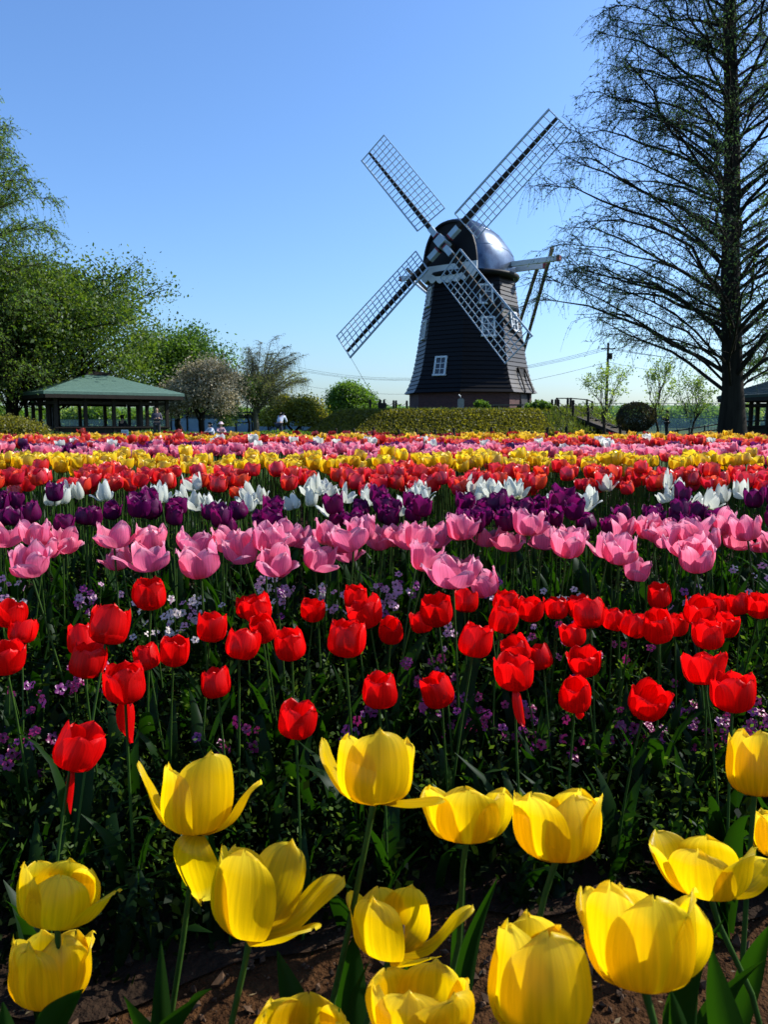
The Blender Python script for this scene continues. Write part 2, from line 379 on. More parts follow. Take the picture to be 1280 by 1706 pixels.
# hedge / grass skin of the mound
pts = []; gp = []
while len(pts) < 30000:
    x = MX + random.uniform(-14, 14); y = MY + random.uniform(-11.6, -3)
    z = mound_z(x, y)
    if z < .02 or z > 1.66: continue
    if x > MX + 5.2 + .3 * math.sin(y) and random.random() < .93: continue
    pts.append((x, y, z + random.uniform(.0, .26)))
tag(leaf_cloud('azalea_hedge', pts, .13, M['azalea'], .6), 'clipped yellow-brown hedge covering the slope of the windmill mound', 'hedge', kind='stuff')
while len(gp) < 16000:
    x = MX + random.uniform(-13, 14); y = MY + random.uniform(-11.4, 4); z = mound_z(x, y)
    if z < .02: continue
    if z < 1.6 and x < MX + 5: continue
    if z > 1.66 and random.random() < .6: continue
    gp.append((x, y, z + random.uniform(.02, .2 + (.25 if x > MX + 6 else 0))))
tag(leaf_cloud('mound_grass', gp, .28, M['grass'], .16, (0, 0, 1)), 'fresh green grass on the top and right flank of the mound', 'grass', kind='stuff')

# ------------------------------------------------------------------ windmill
def windmill():
    root = empty('windmill', (WX, WD, 1.6), R(-36))
    tag(root, 'black octagonal Dutch windmill with four white lattice sails on a grassy mound', 'windmill')
    Z0 = 1.6
    prof = [(3.16, 5.25), (3.5, 5.03), (4.0, 4.80), (4.7, 4.58), (5.6, 4.38), (7.0, 4.13), (8.4, 3.93), (9.8, 3.68), (11.0, 3.48), (12.0, 3.34)]
    zz = [p[0] for p in prof]; rr = [p[1] for p in prof]
    Rc = lambda z: float(np.interp(z, zz, rr))
    c8 = math.cos(math.pi / 8); s8 = math.sin(math.pi / 8)
    def fp(k, u, z, out=0):        # face k (0 = front, counted to viewer's right), u across (-1..1)
        ap = Rc(z) * c8 + out; hw = (Rc(z) * c8 + out) * s8 / c8 * u
        ph = math.radians(45 * k)
        n = Vector((math.sin(ph), -math.cos(ph), 0)); t = Vector((math.cos(ph), math.sin(ph), 0))
        return n * ap + t * hw + Vector((0, 0, z - Z0))
    # brick base
    V = []; UV = []; Qb = []
    for k in range(8):
        for u, ux in ((-1, 0), (1, 3.7)):
            for z in (Z0 - .25, 3.3):
                r = 4.86; ph = math.radians(45 * k)
                n = Vector((math.sin(ph), -math.cos(ph), 0)); t = Vector((math.cos(ph), math.sin(ph), 0))
                V.append(n * r * c8 + t * r * s8 * u + Vector((0, 0, z - Z0))); UV.append((ux, z))
        b = k * 4; Qb.append((b, b + 2, b + 3, b + 1))
    inst('brick_base', np_mesh('brick_base', [tuple(v) for v in V], Qb, M['brick'], False, UV), root)
    # lapped siding, face by face
    pitch = .33
    for k in range(8):
        mb = MB(); z = 3.16
        while z < 11.98:
            z2 = min(z + pitch, 12.0)
            j = random.uniform(-.006, .006)
            a0, a1 = fp(k, -1, z, .065 + j), fp(k, 1, z, .065 + j); b0, b1 = fp(k, -1, z2, 0.004), fp(k, 1, z2, 0.004)
            c0, c1 = fp(k, -1, z, -.02), fp(k, 1, z, -.02)
            mb.add([a0, a1, b1, b0], [(0, 1, 2, 3)]); mb.add([c0, c1, a1, a0], [(0, 1, 2, 3)])
            z = z2
        mb.build('siding_panel', M['black_board'], root)
    mb = MB()
    for z, r in ((3.33, 5.2),):
        P = [fp(k, -1, 3.16, -.02) - Vector((0, 0, .0)) for k in range(8)]
        mb.add([p - Vector((0, 0, .03)) for p in P], [tuple(range(8))])
    mb.build('soffit', M['wood_dark'], root)
    # windows
    def window(k, z, u=0.0, w=1.05, h=1.5):
        p = fp(k, u, z, .10); up = (fp(k, u, z + .6) - fp(k, u, z - .6)).normalized()
        t = Vector((math.cos(R(45 * k)), math.sin(R(45 * k)), 0)); n = t.cross(up).normalized()
        mtx = Matrix((t, n * -1, up)).transposed().to_4x4(); mtx.translation = p     # local y into the wall
        fb = MB(); b = .13
        fb.box((0, 0, h / 2 - b / 2), (w, .14, b)); fb.box((0, 0, -h / 2 + b / 2), (w + .1, .2, b))
        fb.box((-w / 2 + b / 2, 0, 0), (b, .13, h - 2 * b)); fb.box((w / 2 - b / 2, 0, 0), (b, .13, h - 2 * b))
        o = fb.build('window', M['white'], root); o.matrix_local = mtx
        for ix in (-1, 1):
            for iz in (-1, 0, 1):
                pb = MB(); pw = (w - 2 * b) / 2; phh = (h - 2 * b) / 3
                pb.box((ix * pw / 2, .03, iz * phh), (pw - .05, .02, phh - .05)); pb.build('pane', M['glass'], o)
        g = MB(); g.box((0, .005, 0), (.05, .06, h - 2 * b))
        for iz in (-.5, .5):
            g.box((0, .008, iz * (h - 2 * b) / 1.5 * .5), (w - 2 * b, .06, .05))
        g.build('muntin', M['white'], o)
    window(0, 5.1, -.05)
    window(1, 7.95, .22); window(1, 10.35, .18)
    window(7, 8.0, .2); window(7, 10.5, .2)
    window(2, 8.5, .1); window(3, 6.0); window(6, 6.2)
    # doorway on the lit side
    mb = MB(); k = 2; 
    p = [fp(k, .02, 3.3, .10), fp(k, .62, 3.3, .10), fp(k, .45, 5.2, .10), fp(k, -.05, 5.2, .10)]
    n = Vector((math.sin(R(90)), 0, 0))
    d0 = [fp(k, .02, 1.75, -.36), fp(k, .62, 1.75, -.36)]
    mb.prism([(0, 0)] * 0 or [(-.05, 1.72), (.6, 1.72), (.6, 3.1), (.5, 5.0), (-.05, 5.0)], lambda u, z, t: fp(k, u, max(z, 3.17), (t if z > 3.2 else t - .28)) + Vector((0, 0, min(0, z - 3.17))), -.06, .11)
    dr = mb.build('door', M['gable'], root)
    fb = MB()
    for (u0, z0_, u1, z1_) in ((-.07, 3.2, -.07, 5.05), (.63, 3.2, .53, 5.05), (-.07, 5.05, .53, 5.05)):
        fb.bar(fp(k, u0, z0_, .12), fp(k, u1, z1_, .12), .1)
    fb.build('door_frame', M['wood_dark'], dr)
    # rim under the cap
    mb = MB(); prof_r = [(11.78, 3.2), (11.80, 3.65), (12.0, 3.78), (12.12, 3.74), (12.14, 3.1)]
    nseg = 40
    VV = [(r * math.cos(2 * math.pi * i / nseg), r * math.sin(2 * math.pi * i / nseg), z - Z0) for z, r in prof_r for i in range(nseg)]
    FF = [(j * nseg + i, j * nseg + (i + 1) % nseg, (j + 1) * nseg + (i + 1) % nseg, (j + 1) * nseg + i) for j in range(len(prof_r) - 1) for i in range(nseg)]
    mb.add(VV, FF); mb.build('cap_rim', M['gable'], root, True)
    # cap: boat-shaped shell, steep front gable
    secs = [(3.1, 2.3, 3.6), (2.85, 2.55, 3.85), (2.2, 2.9, 4.0), (1.0, 3.2, 3.95), (-.3, 3.3, 3.65), (-1.4, 3.2, 3.15), (-2.2, 2.85, 2.5), (-2.9, 2.35, 1.85), (-3.4, 1.7, 1.2), (-3.65, 1.0, .65), (-3.75, .25, .18)]
    nt_ = 28; VV = []
    for a, hw, ht in secs:
        for i in range(nt_ + 1):
            q = math.pi * i / nt_; cx, sx = math.cos(q), math.sin(q)
            VV.append((hw * math.copysign(abs(cx) ** .82, cx), -a, 12.1 - Z0 + ht * sx ** .9))
    FF = [(j * (nt_ + 1) + i, j * (nt_ + 1) + i + 1, (j + 1) * (nt_ + 1) + i + 1, (j + 1) * (nt_ + 1) + i) for j in range(len(secs) - 1) for i in range(nt_)]
    mb = MB(); mb.add(VV, FF); o = mb.build('cap', M['cap'], root, True); fix_normals(o.data)
    mb = MB(); a, hw, ht = secs[0]
    mb.add([(x, y, z) for (x, y, z) in VV[:nt_ + 1]], [tuple(range(nt_ + 1))]); g = mb.build('cap_gable', M['gable'], root)
    # ridge seams on the cap
    mb = MB()
    for i in range(4, nt_ - 3, 4):
        pts = [Vector(VV[j * (nt_ + 1) + i]) * 1.0 for j in range(len(secs) - 1)]
        mb.tube(pts, .022, 4)
    mb.build('cap_seam', M['cap'], o)
    # bargeboard arch + scalloped beard
    mb = MB(); pts = [Vector(VV[i]) + Vector((0, -.1, 0)) for i in range(nt_ + 1)]
    mb.tube(pts, .11, 4); mb.build('bargeboard', M['gable'], root)
    poly = [(-2.5, .55), (2.5, .55), (2.5, -.12)]
    nsc = 7
    for i in range(nsc * 6 + 1):
        t = i / (nsc * 6); poly.append((2.4 - 4.8 * t, -.15 - .22 * abs(math.sin(math.pi * nsc * t)) - .5 * (1 - (2 * t - 1) ** 2) * .5))
    poly.append((-2.5, -.12))
    mb = MB(); mb.prism(poly, lambda u, v, t: Vector((u, -3.42 - t, 11.95 - Z0 + v * 1.15)), 0, .08)
    mb.build('beard_board', M['white'], root)
    # windshaft, hub, stocks, sails
    til = R(10)
    n = Vector((0, -math.cos(til), math.sin(til))); r = Vector((1, 0, 0)); u = Vector((0, math.sin(til), math.cos(til)))
    hub = Vector((0, -4.0, 13.95 - Z0))
    mb = MB(); mb.tube([hub - n * 2.2, hub + n * .1], [.42, .42], 12); mb.build('windshaft', M['wood_dark'], root)
    mb = MB(); rot = Matrix((r, n * -1, u)).transposed()
    A0 = R(43)
    q = Matrix.Rotation(A0, 3, n) if False else None
    def dirv(a): return r * math.cos(a) + u * math.sin(a)
    rot2 = Matrix((dirv(A0), n * -1, dirv(A0 + math.pi / 2))).transposed()
    mb.box(hub + n * .22, (.74, 1.0, .74), rot2)
    for i in range(4):
        dv = dirv(A0 + i * math.pi / 2)
        off = n * (.02 if i % 2 == 0 else .42)
        r2 = Matrix((dv, n * -1, n.cross(dv))).transposed()
        mb.box(hub + off + dv * 1.05, (.95, .40, .42), r2)
    hb = mb.build('hub', M['hub'], root)
    mb = MB()
    for i in range(4):
        dv = dirv(A0 + i * math.pi / 2); off = n * (.02 if i % 2 == 0 else .42)
        r2 = Matrix((dv, n * -1, n.cross(dv))).transposed()
        mb.box(hub + off + dv * .62, (.1, .44, .46), r2)
    mb.build('hub_band', M['red_paint'], hb)
    SL = 11.1
    for i in range(4):
        a = A0 + i * math.pi / 2; dv = dirv(a); cw = dirv(a - math.pi / 2); off = n * (.02 if i % 2 == 0 else .42)
        o0 = hub + off
        sb = MB()
        sb.tube([o0 + dv * .3, o0 + dv * 3.5, o0 + dv * SL], [.27, .23, .12], 4, up=n)
        sail = sb.build('sail', M['wood_dark'], root)
        def sp(s, t):            # across the sail with a little weather twist; t>0 clockwise (wide) side
            tw = R(15 - 13 * (s - 2) / 10.2)
            return o0 + n * (.2 - math.sin(tw) * t * .9) + dv * s + cw * (t * math.cos(tw))
        s0 = 2.0; nb = 18; wide, nar = 1.75, -.80
        for j in range(nb + 1):
            s = s0 + (SL - .05 - s0) * j / nb
            cb = MB(); w_ = .055 if 0 < j < nb else .075
            cb.bar(sp(s, nar), sp(s, wide), w_); cb.build('crossbar', M['lattice'], sail)
        for t, w_ in ((nar, .12), (wide * .26, .05), (wide * .51, .05), (wide * .76, .05), (wide, .065)):
            rb = MB(); rb.tube([sp(s0 + (SL - s0) * f, t) for f in (0, .33, .66, 1)], [w_ * .7071] * 4, 4, up=n)
            rb.build('rail', M['lattice'], sail)
    # tail: two cross beams through the cap, braces down to the tail pole
    zl = 12.85 - Z0
    for (yy, half, zb) in ((.6, 6.9, zl), (3.1, 4.7, zl + .1)):
        tb = MB(); tb.box((0, yy, zb), (2 * half, .32, .36)); bo = tb.build('tail_beam', M['white'], root)
        for sgn in (-1, 1):
            eb = MB(); eb.box((sgn * (half + .12), yy, zb), (.26, .34, .38)); eb.build('beam_end', M['red_paint'], bo)
    foot = Vector((0, 8.6, 1.6))
    mb = MB(); mb.tube([(0, 3.6, 13.3 - Z0), foot], [.26, .2], 4); mb.build('tail_pole', M['wood_grey'], root)
    for sgn in (-1, 1):
        for (yy, half, zb, tgt) in ((.6, 6.5, zl, .12), (3.1, 4.3, zl + .1, .35)):
            p0 = Vector((sgn * half, yy, zb + (.8 if tgt < .2 else .3))); p1 = foot + (Vector((0, 3.6, 13.3 - Z0)) - foot) * tgt
            bb = MB(); bb.tube([p0, p1], [.16, .13], 4); bb.build('brace', M['wood_grey'], root)
    # strut under left beam
    bb = MB(); bb.tube([(-6.0, .6, zl - .2), (-3.4, .6, 10.6 - Z0)], [.12, .12], 4); bb.build('strut', M['white'], root)
    return root, hub, dirv(A0 + math.pi) * SL + hub
mill, hubp, tipBL = windmill()
bpy.context.view_layer.update()
tipw = mill.matrix_world @ tipBL
mb = MB(); g0 = at(634, 676, 58); mb.tube([tipw, (tipw + g0) / 2 - Vector((0, 0, .12)), g0], .014, 4)
tag(mb.build('tether_rope', M['wood_grey']), 'thin rope running from the lower left sail tip down to the mound', 'rope')

# ------------------------------------------------------------------ trees
def conifer(name, base, height, env, tr, nl, z0, seed, leafm, barkm, label, nsec=15, ntw=9, nleaf=8, leaf=.085, group=None, lean=(0, 0), rise=.36, e0=.80, tw=.55):
    rg = np.random.default_rng(seed)
    root = empty(name, base); tag(root, label, 'tree', group)
    zs = np.linspace(0, height, 14)
    tp = np.array([[lean[0] * z / height + .05 * math.sin(z * .7), lean[1] * z / height, z] for z in zs])
    trr = np.array([tr * (1 - z / height) ** .85 * (1 + .55 * math.exp(-z / .6)) + .02 for z in zs])
    tp[0, 2] = -.2
    parts = [tubes_np('t', tp[None], trr[None], None, 14)]
    limbs, lr = [], []; sec, secr = [], []; tws, twr = [], []
    f = np.linspace(0, 1, 8)
    for i in range(nl):
        h = z0 + (height * .985 - z0) * (i / nl) ** 1.12
        az = i * 2.39996 + rg.normal() * .35
        L = env(h) * rg.uniform(.84, 1.04)
        hd = np.array([math.cos(az), math.sin(az), 0]); sd = np.array([-math.sin(az), math.cos(az), 0])
        e = e0 * rg.uniform(.8, 1.15); rs = rise * rg.uniform(.75, 1.15)
        wob = np.cumsum(rg.normal(size=8) * .035) * L; wob[0] = 0
        wz = np.cumsum(rg.normal(size=8) * .018) * L; wz[0] = 0
        P = np.array([lean[0] * h / height, lean[1] * h / height, h])[None] + hd[None] * (L * f)[:, None] + sd[None] * wob[:, None]
        P[:, 2] += L * (e * f - (e - rs) * f ** 1.7) + wz
        r0 = .0075 * L + .02
        limbs.append(P); lr.append(r0 * (1 - f) ** .8 * (1 if i % 2 else .6) + .009)
        for j in range(nsec):
            s = rg.uniform(.12, 1.0) if j < nsec - 2 else rg.uniform(.85, 1)
            k = min(int(s * 7), 6); fr = s * 7 - k; p = P[k] * (1 - fr) + P[k + 1] * fr
            t = P[k + 1] - P[k]; t = t / np.linalg.norm(t)
            side = sd * (1 if j % 2 else -1)
            dvec = t * rg.uniform(.5, 1.0) + side * rg.uniform(.35, .95) + np.array([0, 0, rg.uniform(-.3, .65)])
            dvec /= np.linalg.norm(dvec)
            sl = L * rg.uniform(.15, .42) * (1.15 - .7 * s) + .3
            g = np.linspace(0, 1, 5)[:, None]
            q = p[None] + dvec[None] * sl * g + rg.normal(size=(5, 3)) * .045 * sl * g
            q[:, 2] += (-.18 * sl * g[:, 0] ** 2)
            sec.append(q); secr.append((.0045 * sl + .009) * (1 - g[:, 0] * .75) + .002)
            for m_ in range(ntw):
                s2 = rg.uniform(.15, 1.0); kk = min(int(s2 * 4), 3); ff = s2 * 4 - kk
                p2 = q[kk] * (1 - ff) + q[kk + 1] * ff
                d2 = dvec * .5 + rg.normal(size=3) * .6; d2[2] += rg.uniform(-.3, .15); d2 /= np.linalg.norm(d2)
                tl = tw * rg.uniform(.5, 1.4)
                g2 = np.linspace(0, 1, 4)[:, None]
                q2 = p2[None] + d2[None] * tl * g2; q2[:, 2] -= .55 * tl * g2[:, 0] ** 2 * rg.uniform(.3, 1.8)
                tws.append(q2); twr.append(np.array([.0075, .0065, .0055, .004]))
        for m_ in range(10):
            s2 = rg.uniform(.3, 1.0); k = min(int(s2 * 7), 6); fr = s2 * 7 - k; p2 = P[k] * (1 - fr) + P[k + 1] * fr
            d2 = rg.normal(size=3) * .5; d2[2] -= .9; d2 /= np.linalg.norm(d2); tl = tw * rg.uniform(.7, 1.8)
            g2 = np.linspace(0, 1, 4)[:, None]; q2 = p2[None] + d2[None] * tl * g2; q2[:, 2] -= .3 * tl * g2[:, 0] ** 2
            tws.append(q2); twr.append(np.array([.0075, .0065, .0055, .004]))
    parts.append(tubes_np('l', np.array(limbs), np.array(lr), None, 6))
    join_np('trunk', parts, barkm, True, root)
    cp = [tubes_np('s', np.array(sec), np.array(secr), None, 4), tubes_np('w', np.array(tws), np.array(twr), None, 3)]
    o = join_np('branches', cp, barkm, True, root); o.name = 'twig'
    T = np.array(tws); n = len(T)
    idx = np.repeat(np.arange(n), nleaf); s = rg.uniform(.1, 1.0, size=len(idx)); k = np.minimum((s * 3).astype(int), 2); fr = (s * 3 - k)[:, None]
    C = T[idx, k] * (1 - fr) + T[idx, k + 1] * fr + rg.normal(size=(len(idx), 3)) * .022
    leaf_cloud('crown', C, leaf, leafm, .38, parent=root, droop=.5)
    return root

D1 = 31.0
b1 = at(1222, 703, D1); b1.z = 0
def env1(h): return float(np.interp(h, [1.9, 4.5, 9.5, 14.5, 20, 28.5], [7.9, 7.4, 6.1, 4.5, 2.7, .4]))
conifer('dawn_redwood', b1, 29, env1, .40, 200, 1.9, 3, M['needle'], M['bark_dark'],
        'towering nearly bare conifer with dark straight trunk right of the windmill', lean=(-1.55, 0), nsec=15, ntw=10, nleaf=4, leaf=.085, tw=.60, rise=.50, e0=.86)
b2 = at(-104, 703, 40); b2.z = 0
def env2(h): return float(np.interp(h, [2, 4, 7, 10, 13, 17, 21.5], [5.6, 6.2, 6.4, 5.7, 4.4, 2.6, .4]))
conifer('dawn_redwood', b2, 22, env2, .5, 150, 1.6, 5, M['needle_green'], M['bark'],
        'feathery light green conifer leaning in beside the large leafy trees and pavilion', nsec=15, ntw=11, nleaf=9, leaf=.12, rise=.42, tw=.75)
b3 = at(1345, 703, 47); b3.z = 0
conifer('dawn_redwood', b3, 22, lambda h: float(np.interp(h, [2, 5, 10, 16, 22], [3.5, 5.0, 4.2, 2.6, .3])), .4, 44, 2.5, 9, M['needle_green'], M['bark'],
        'yellow-green conifer standing behind the towering dark trunk', nsec=12, ntw=8, nleaf=12, leaf=.11)

def broadleaf(name, base, w, h, seed, leafm, barkm, label, trunk_r=.3, levels=5, nch=3, leafn=60, leaf=.16, sig=.32, clear=.18, spread=.75, up=.25, cat='tree', group=None, aspect=.6, stems=1, depth=None, droop=0, crown='crown', fill=0, filln=90, fz=(.62, .37)):
    rg = random.Random(seed); root = empty(name, base); tag(root, label, cat, group)
    segs = []; tips = []
    def rv(): return Vector((rg.gauss(0, 1), rg.gauss(0, 1), rg.gauss(0, 1)))
    def grow(p, d, L, r, lev):
        K = 4; pts = [p]; dd = d.copy()
        for i in range(K - 1):
            dd = (dd + rv() * .16 + Vector((0, 0, up * .25))).normalized(); pts.append(pts[-1] + dd * L / (K - 1))
        re = r * .68
        segs.append((pts, [r + (re - r) * i / (K - 1) for i in range(K)]))
        if lev >= levels - 2:
            for q in pts[1:]: tips.append((q, .6 if lev < levels - 1 else 1.0))
        if lev == levels - 1: return
        n = nch + (1 if rg.random() < .35 else 0)
        ph = rg.random() * 6.28
        for i in range(n):
            a = dd.orthogonal().normalized(); b = dd.cross(a)
            q = ph + i * 6.283 / n + rg.gauss(0, .3)
            sp_ = spread * rg.uniform(.6, 1.3)
            nd = (dd * math.cos(sp_) + (a * math.cos(q) + b * math.sin(q)) * math.sin(sp_) + Vector((0, 0, up * .5 - droop))).normalized()
            st = pts[-1] if i or rg.random() < .6 else pts[-2]
            grow(st, nd, L * rg.uniform(.62, .88), re * rg.uniform(.6, .8), lev + 1)
    for s in range(stems):
        d0 = Vector((rg.gauss(0, .1 + .25 * (stems > 1)), rg.gauss(0, .1 + .2 * (stems > 1)), 1)).normalized()
        grow(Vector((0, 0, 0)), d0, 1.0, trunk_r * .25, 0)
    A = np.array([p for p, _ in tips], dtype=float)
    mn, mx_ = A.min(0), A.max(0)
    sx = w / (mx_[0] - mn[0]); sy = (depth or w) / (mx_[1] - mn[1]); sz = h / mx_[2]
    ox = (mn[0] + mx_[0]) / 2; oy = (mn[1] + mx_[1]) / 2
    def T(p):
        k = min(1, max(0, p[2] * sz / (h * .45)))
        return ((p[0] - ox * k) * sx, (p[1] - oy * k) * sy, p[2] * sz)
    P = np.array([[T(q) for q in pts] for pts, _ in segs]); P[:stems, 0, 2] -= .15
    scale = trunk_r / (trunk_r * .25)
    Rr = np.array([rr for _, rr in segs]) * scale
    Rr[0:stems, 0] *= 1.35
    inst('trunk', tubes_np('trunk', P, np.maximum(Rr, .008), barkm, 6), root)
    C = []
    g = np.random.default_rng(seed)
    for (q, wt) in tips:
        t = T(q); n = int(leafn * wt * g.uniform(.25, 1.6))
        C.append(np.array(t)[None] + g.normal(size=(n, 3)) * sig * np.array([1, 1, .75]))
    if fill:
        fb = []
        for _ in range(fill):
            v = g.normal(size=3); v /= np.linalg.norm(v); v *= g.uniform(.35, 1) ** .6
            c = np.array([v[0] * w * .49, v[1] * (depth or w) * .47, h * fz[0] + v[2] * h * fz[1]])
            a0 = np.array([c[0] * .25, c[1] * .25, max(h * .16, c[2] * .55)]); gg = np.linspace(0, 1, 4)[:, None]
            fb.append(a0 + (c - a0) * gg + g.normal(size=(4, 3)) * .08 * np.array([[0], [1], [1], [0]]) + np.array([0, 0, .06 * h]) * (gg * (1 - gg)))
            n = int(filln * g.uniform(.3, 1.5)); C.append(c[None] + g.normal(size=(n, 3)) * sig * 1.15 * np.array([1, 1, .7]))
        inst('limb', tubes_np('limb', np.array(fb), np.tile(np.linspace(max(.012, trunk_r * .12), .006, 4), (fill, 1)), barkm, 4), root)
    C = np.concatenate(C); C = C[C[:, 2] > h * clear * .7]
    leaf_cloud(crown, C, leaf, leafm, aspect, parent=root)
    return root
def gp_(px, d): v = at(px, 703, d); return Vector((v.x, v.y, gz(d)))
broadleaf('zelkova_tree', gp_(88, 46), 13.8, 10.3, 11, M['leaf_a'], M['bark_dark'], 'large spreading dark leafy tree rising directly behind the pavilion roof', .42, 5, 4, 26, .17, .5, .2, .62, .3, fill=330, filln=95, fz=(.60, .36))
broadleaf('zelkova_tree', gp_(22, 43), 9.0, 9.4, 14, M['leaf_a'], M['bark_dark'], 'dense leafy tree with thick dark trunk beside the pavilion end away from the windmill', .40, 5, 4, 26, .17, .48, .2, .62, .3, fill=170, filln=80, fz=(.58, .38))
broadleaf('broadleaf_tree', gp_(303, 56), 8.4, 7.6, 21, M['leaf_b'], M['bark'], 'fresh bright green tree between the dark leafy tree and the weeping tree', .26, 5, 4, 16, .17, .42, .1, .65, .25, fill=190, filln=85, fz=(.58, .38))
broadleaf('cherry_tree', gp_(337, 50), 6.2, 4.7, 31, M['blossom'], M['bark_dark'], 'low tree dusted with pale cream blossom beside the pavilion', .20, 5, 4, 32, .13, .34, .2, .8, .1)
broadleaf('flowering_shrub', gp_(412, 51), 2.6, 3.9, 33, M['leaf_young'], M['bark_dark'], 'slim pale green budding tree in front of the weeping tree', .10, 4, 3, 40, .12, .25, .25, .7, .2)
yt = 'young slender tree with sparse light green leaves, '
broadleaf('young_tree', gp_(1008, 50), 3.0, 4.7, 41, M['leaf_young'], M['bark'], yt + 'standing against the utility pole', .075, 4, 3, 8, .12, .17, .1, .45, .6, fill=46, filln=22, fz=(.60, .38), group='young trees by the mound', depth=2.6)
broadleaf('young_tree', gp_(1098, 49), 2.0, 4.9, 43, M['leaf_young'], M['bark'], yt + 'narrow, right behind the round clipped bush', .08, 4, 3, 8, .12, .15, .1, .4, .7, fill=44, filln=22, fz=(.60, .39), group='young trees by the mound', depth=1.8)
broadleaf('young_tree', gp_(1152, 48), 2.7, 4.2, 47, M['leaf_young'], M['bark'], 'forked young tree with sparse light green leaves between standing person and big trunk', .075, 4, 3, 8, .12, .17, .1, .45, .5, fill=46, filln=22, fz=(.62, .36), group='young trees by the mound', depth=2.4)
broadleaf('shrub', at(590, 690, 74) * 1.0 - Vector((0, 0, .9)), 4.4, 3.6, 51, M['leaf_b'], M['bark'], 'bright green rounded bush behind the left shoulder of the mound', .12, 4, 4, 90, .17, .4, .0, .8, .15, 'shrub', stems=3)
broadleaf('shrub', gp_(490, 62), 4.6, 3.0, 53, M['leaf_yel'], M['bark'], 'yellow-green weeping shrub between the weeping tree and the mound', .12, 4, 4, 90, .17, .4, .3, .9, .05, 'shrub', stems=2)
broadleaf('shrub', gp_(12, 32), 2.2, .95, 55, M['azalea'], M['bark'], 'low brownish shrub at the tulip edge beneath the leafy trees', .05, 4, 4, 50, .1, .2, .0, .8, .1, 'shrub', stems=4)
for px, d, w_, h_, lb in ((803, 56, .9, .7, 'small dark green tuft growing against the black mill wall'), (893, 57, 1.5, .7, 'leafy green tuft beside the mill doorway and chain posts'), (907, 56, .9, .6, 'low grassy tuft beside the stair-top railing posts')):
    p = at(px, 690, d); p.z = mound_z(p.x, p.y)
    broadleaf('mound_plant', p, w_, h_, int(px), M['leaf_b'], M['bark'], lb, .02, 4, 3, 14, .12, .10, .0, .8, .2, 'plant', stems=3)
for i in range(26):                       # far bushes along the fence
    px = -40 + i * 53 + random.uniform(-15, 15)
    if 660 < px < 900: continue
    d = random.uniform(118, 140)
    broadleaf('far_bush', gp_(px, d), random.uniform(4, 8), random.uniform(2.2, 3.6), 100 + i, M['leaf_b'] if i % 3 else M['leaf_young'], M['bark'], 'distant green bush at the foot of the grassy embankment', .1, 3, 4, 70, .4, .7, 0, .9, .1, 'bush', 'bushes at the foot of the embankment', stems=2)

# round clipped bush
def topiary():
    p = gp_(1060, 47); root = empty('clipped_bush', p); tag(root, 'round clipped dark bush beside the mound stairs', 'bush')
    mb = MB(); mb.tube([(0, 0, -.1), (.05, 0, .9)], [.09, .07], 6); mb.tube([(0, 0, .2), (-.3, .1, .9)], .05, 5); mb.tube([(0, 0, .2), (.35, -.1, 1)], .05, 5); mb.build('trunk', M['bark_dark'], root)
    g = np.random.default_rng(4); v = g.normal(size=(11000, 3)); v /= np.linalg.norm(v, axis=1, keepdims=True)
    bump = 1 + .05 * np.sin(v[:, 0] * 7) * np.sin(v[:, 2] * 9 + 1)
    C = v * (g.uniform(.45, 1, size=(11000, 1)) ** .3) * bump[:, None] * np.array([1.18, 1.15, .95]) + np.array([0, 0, 1.22])
    leaf_cloud('crown', C, .085, M['leaf_dark'], .6, parent=root)
topiary()

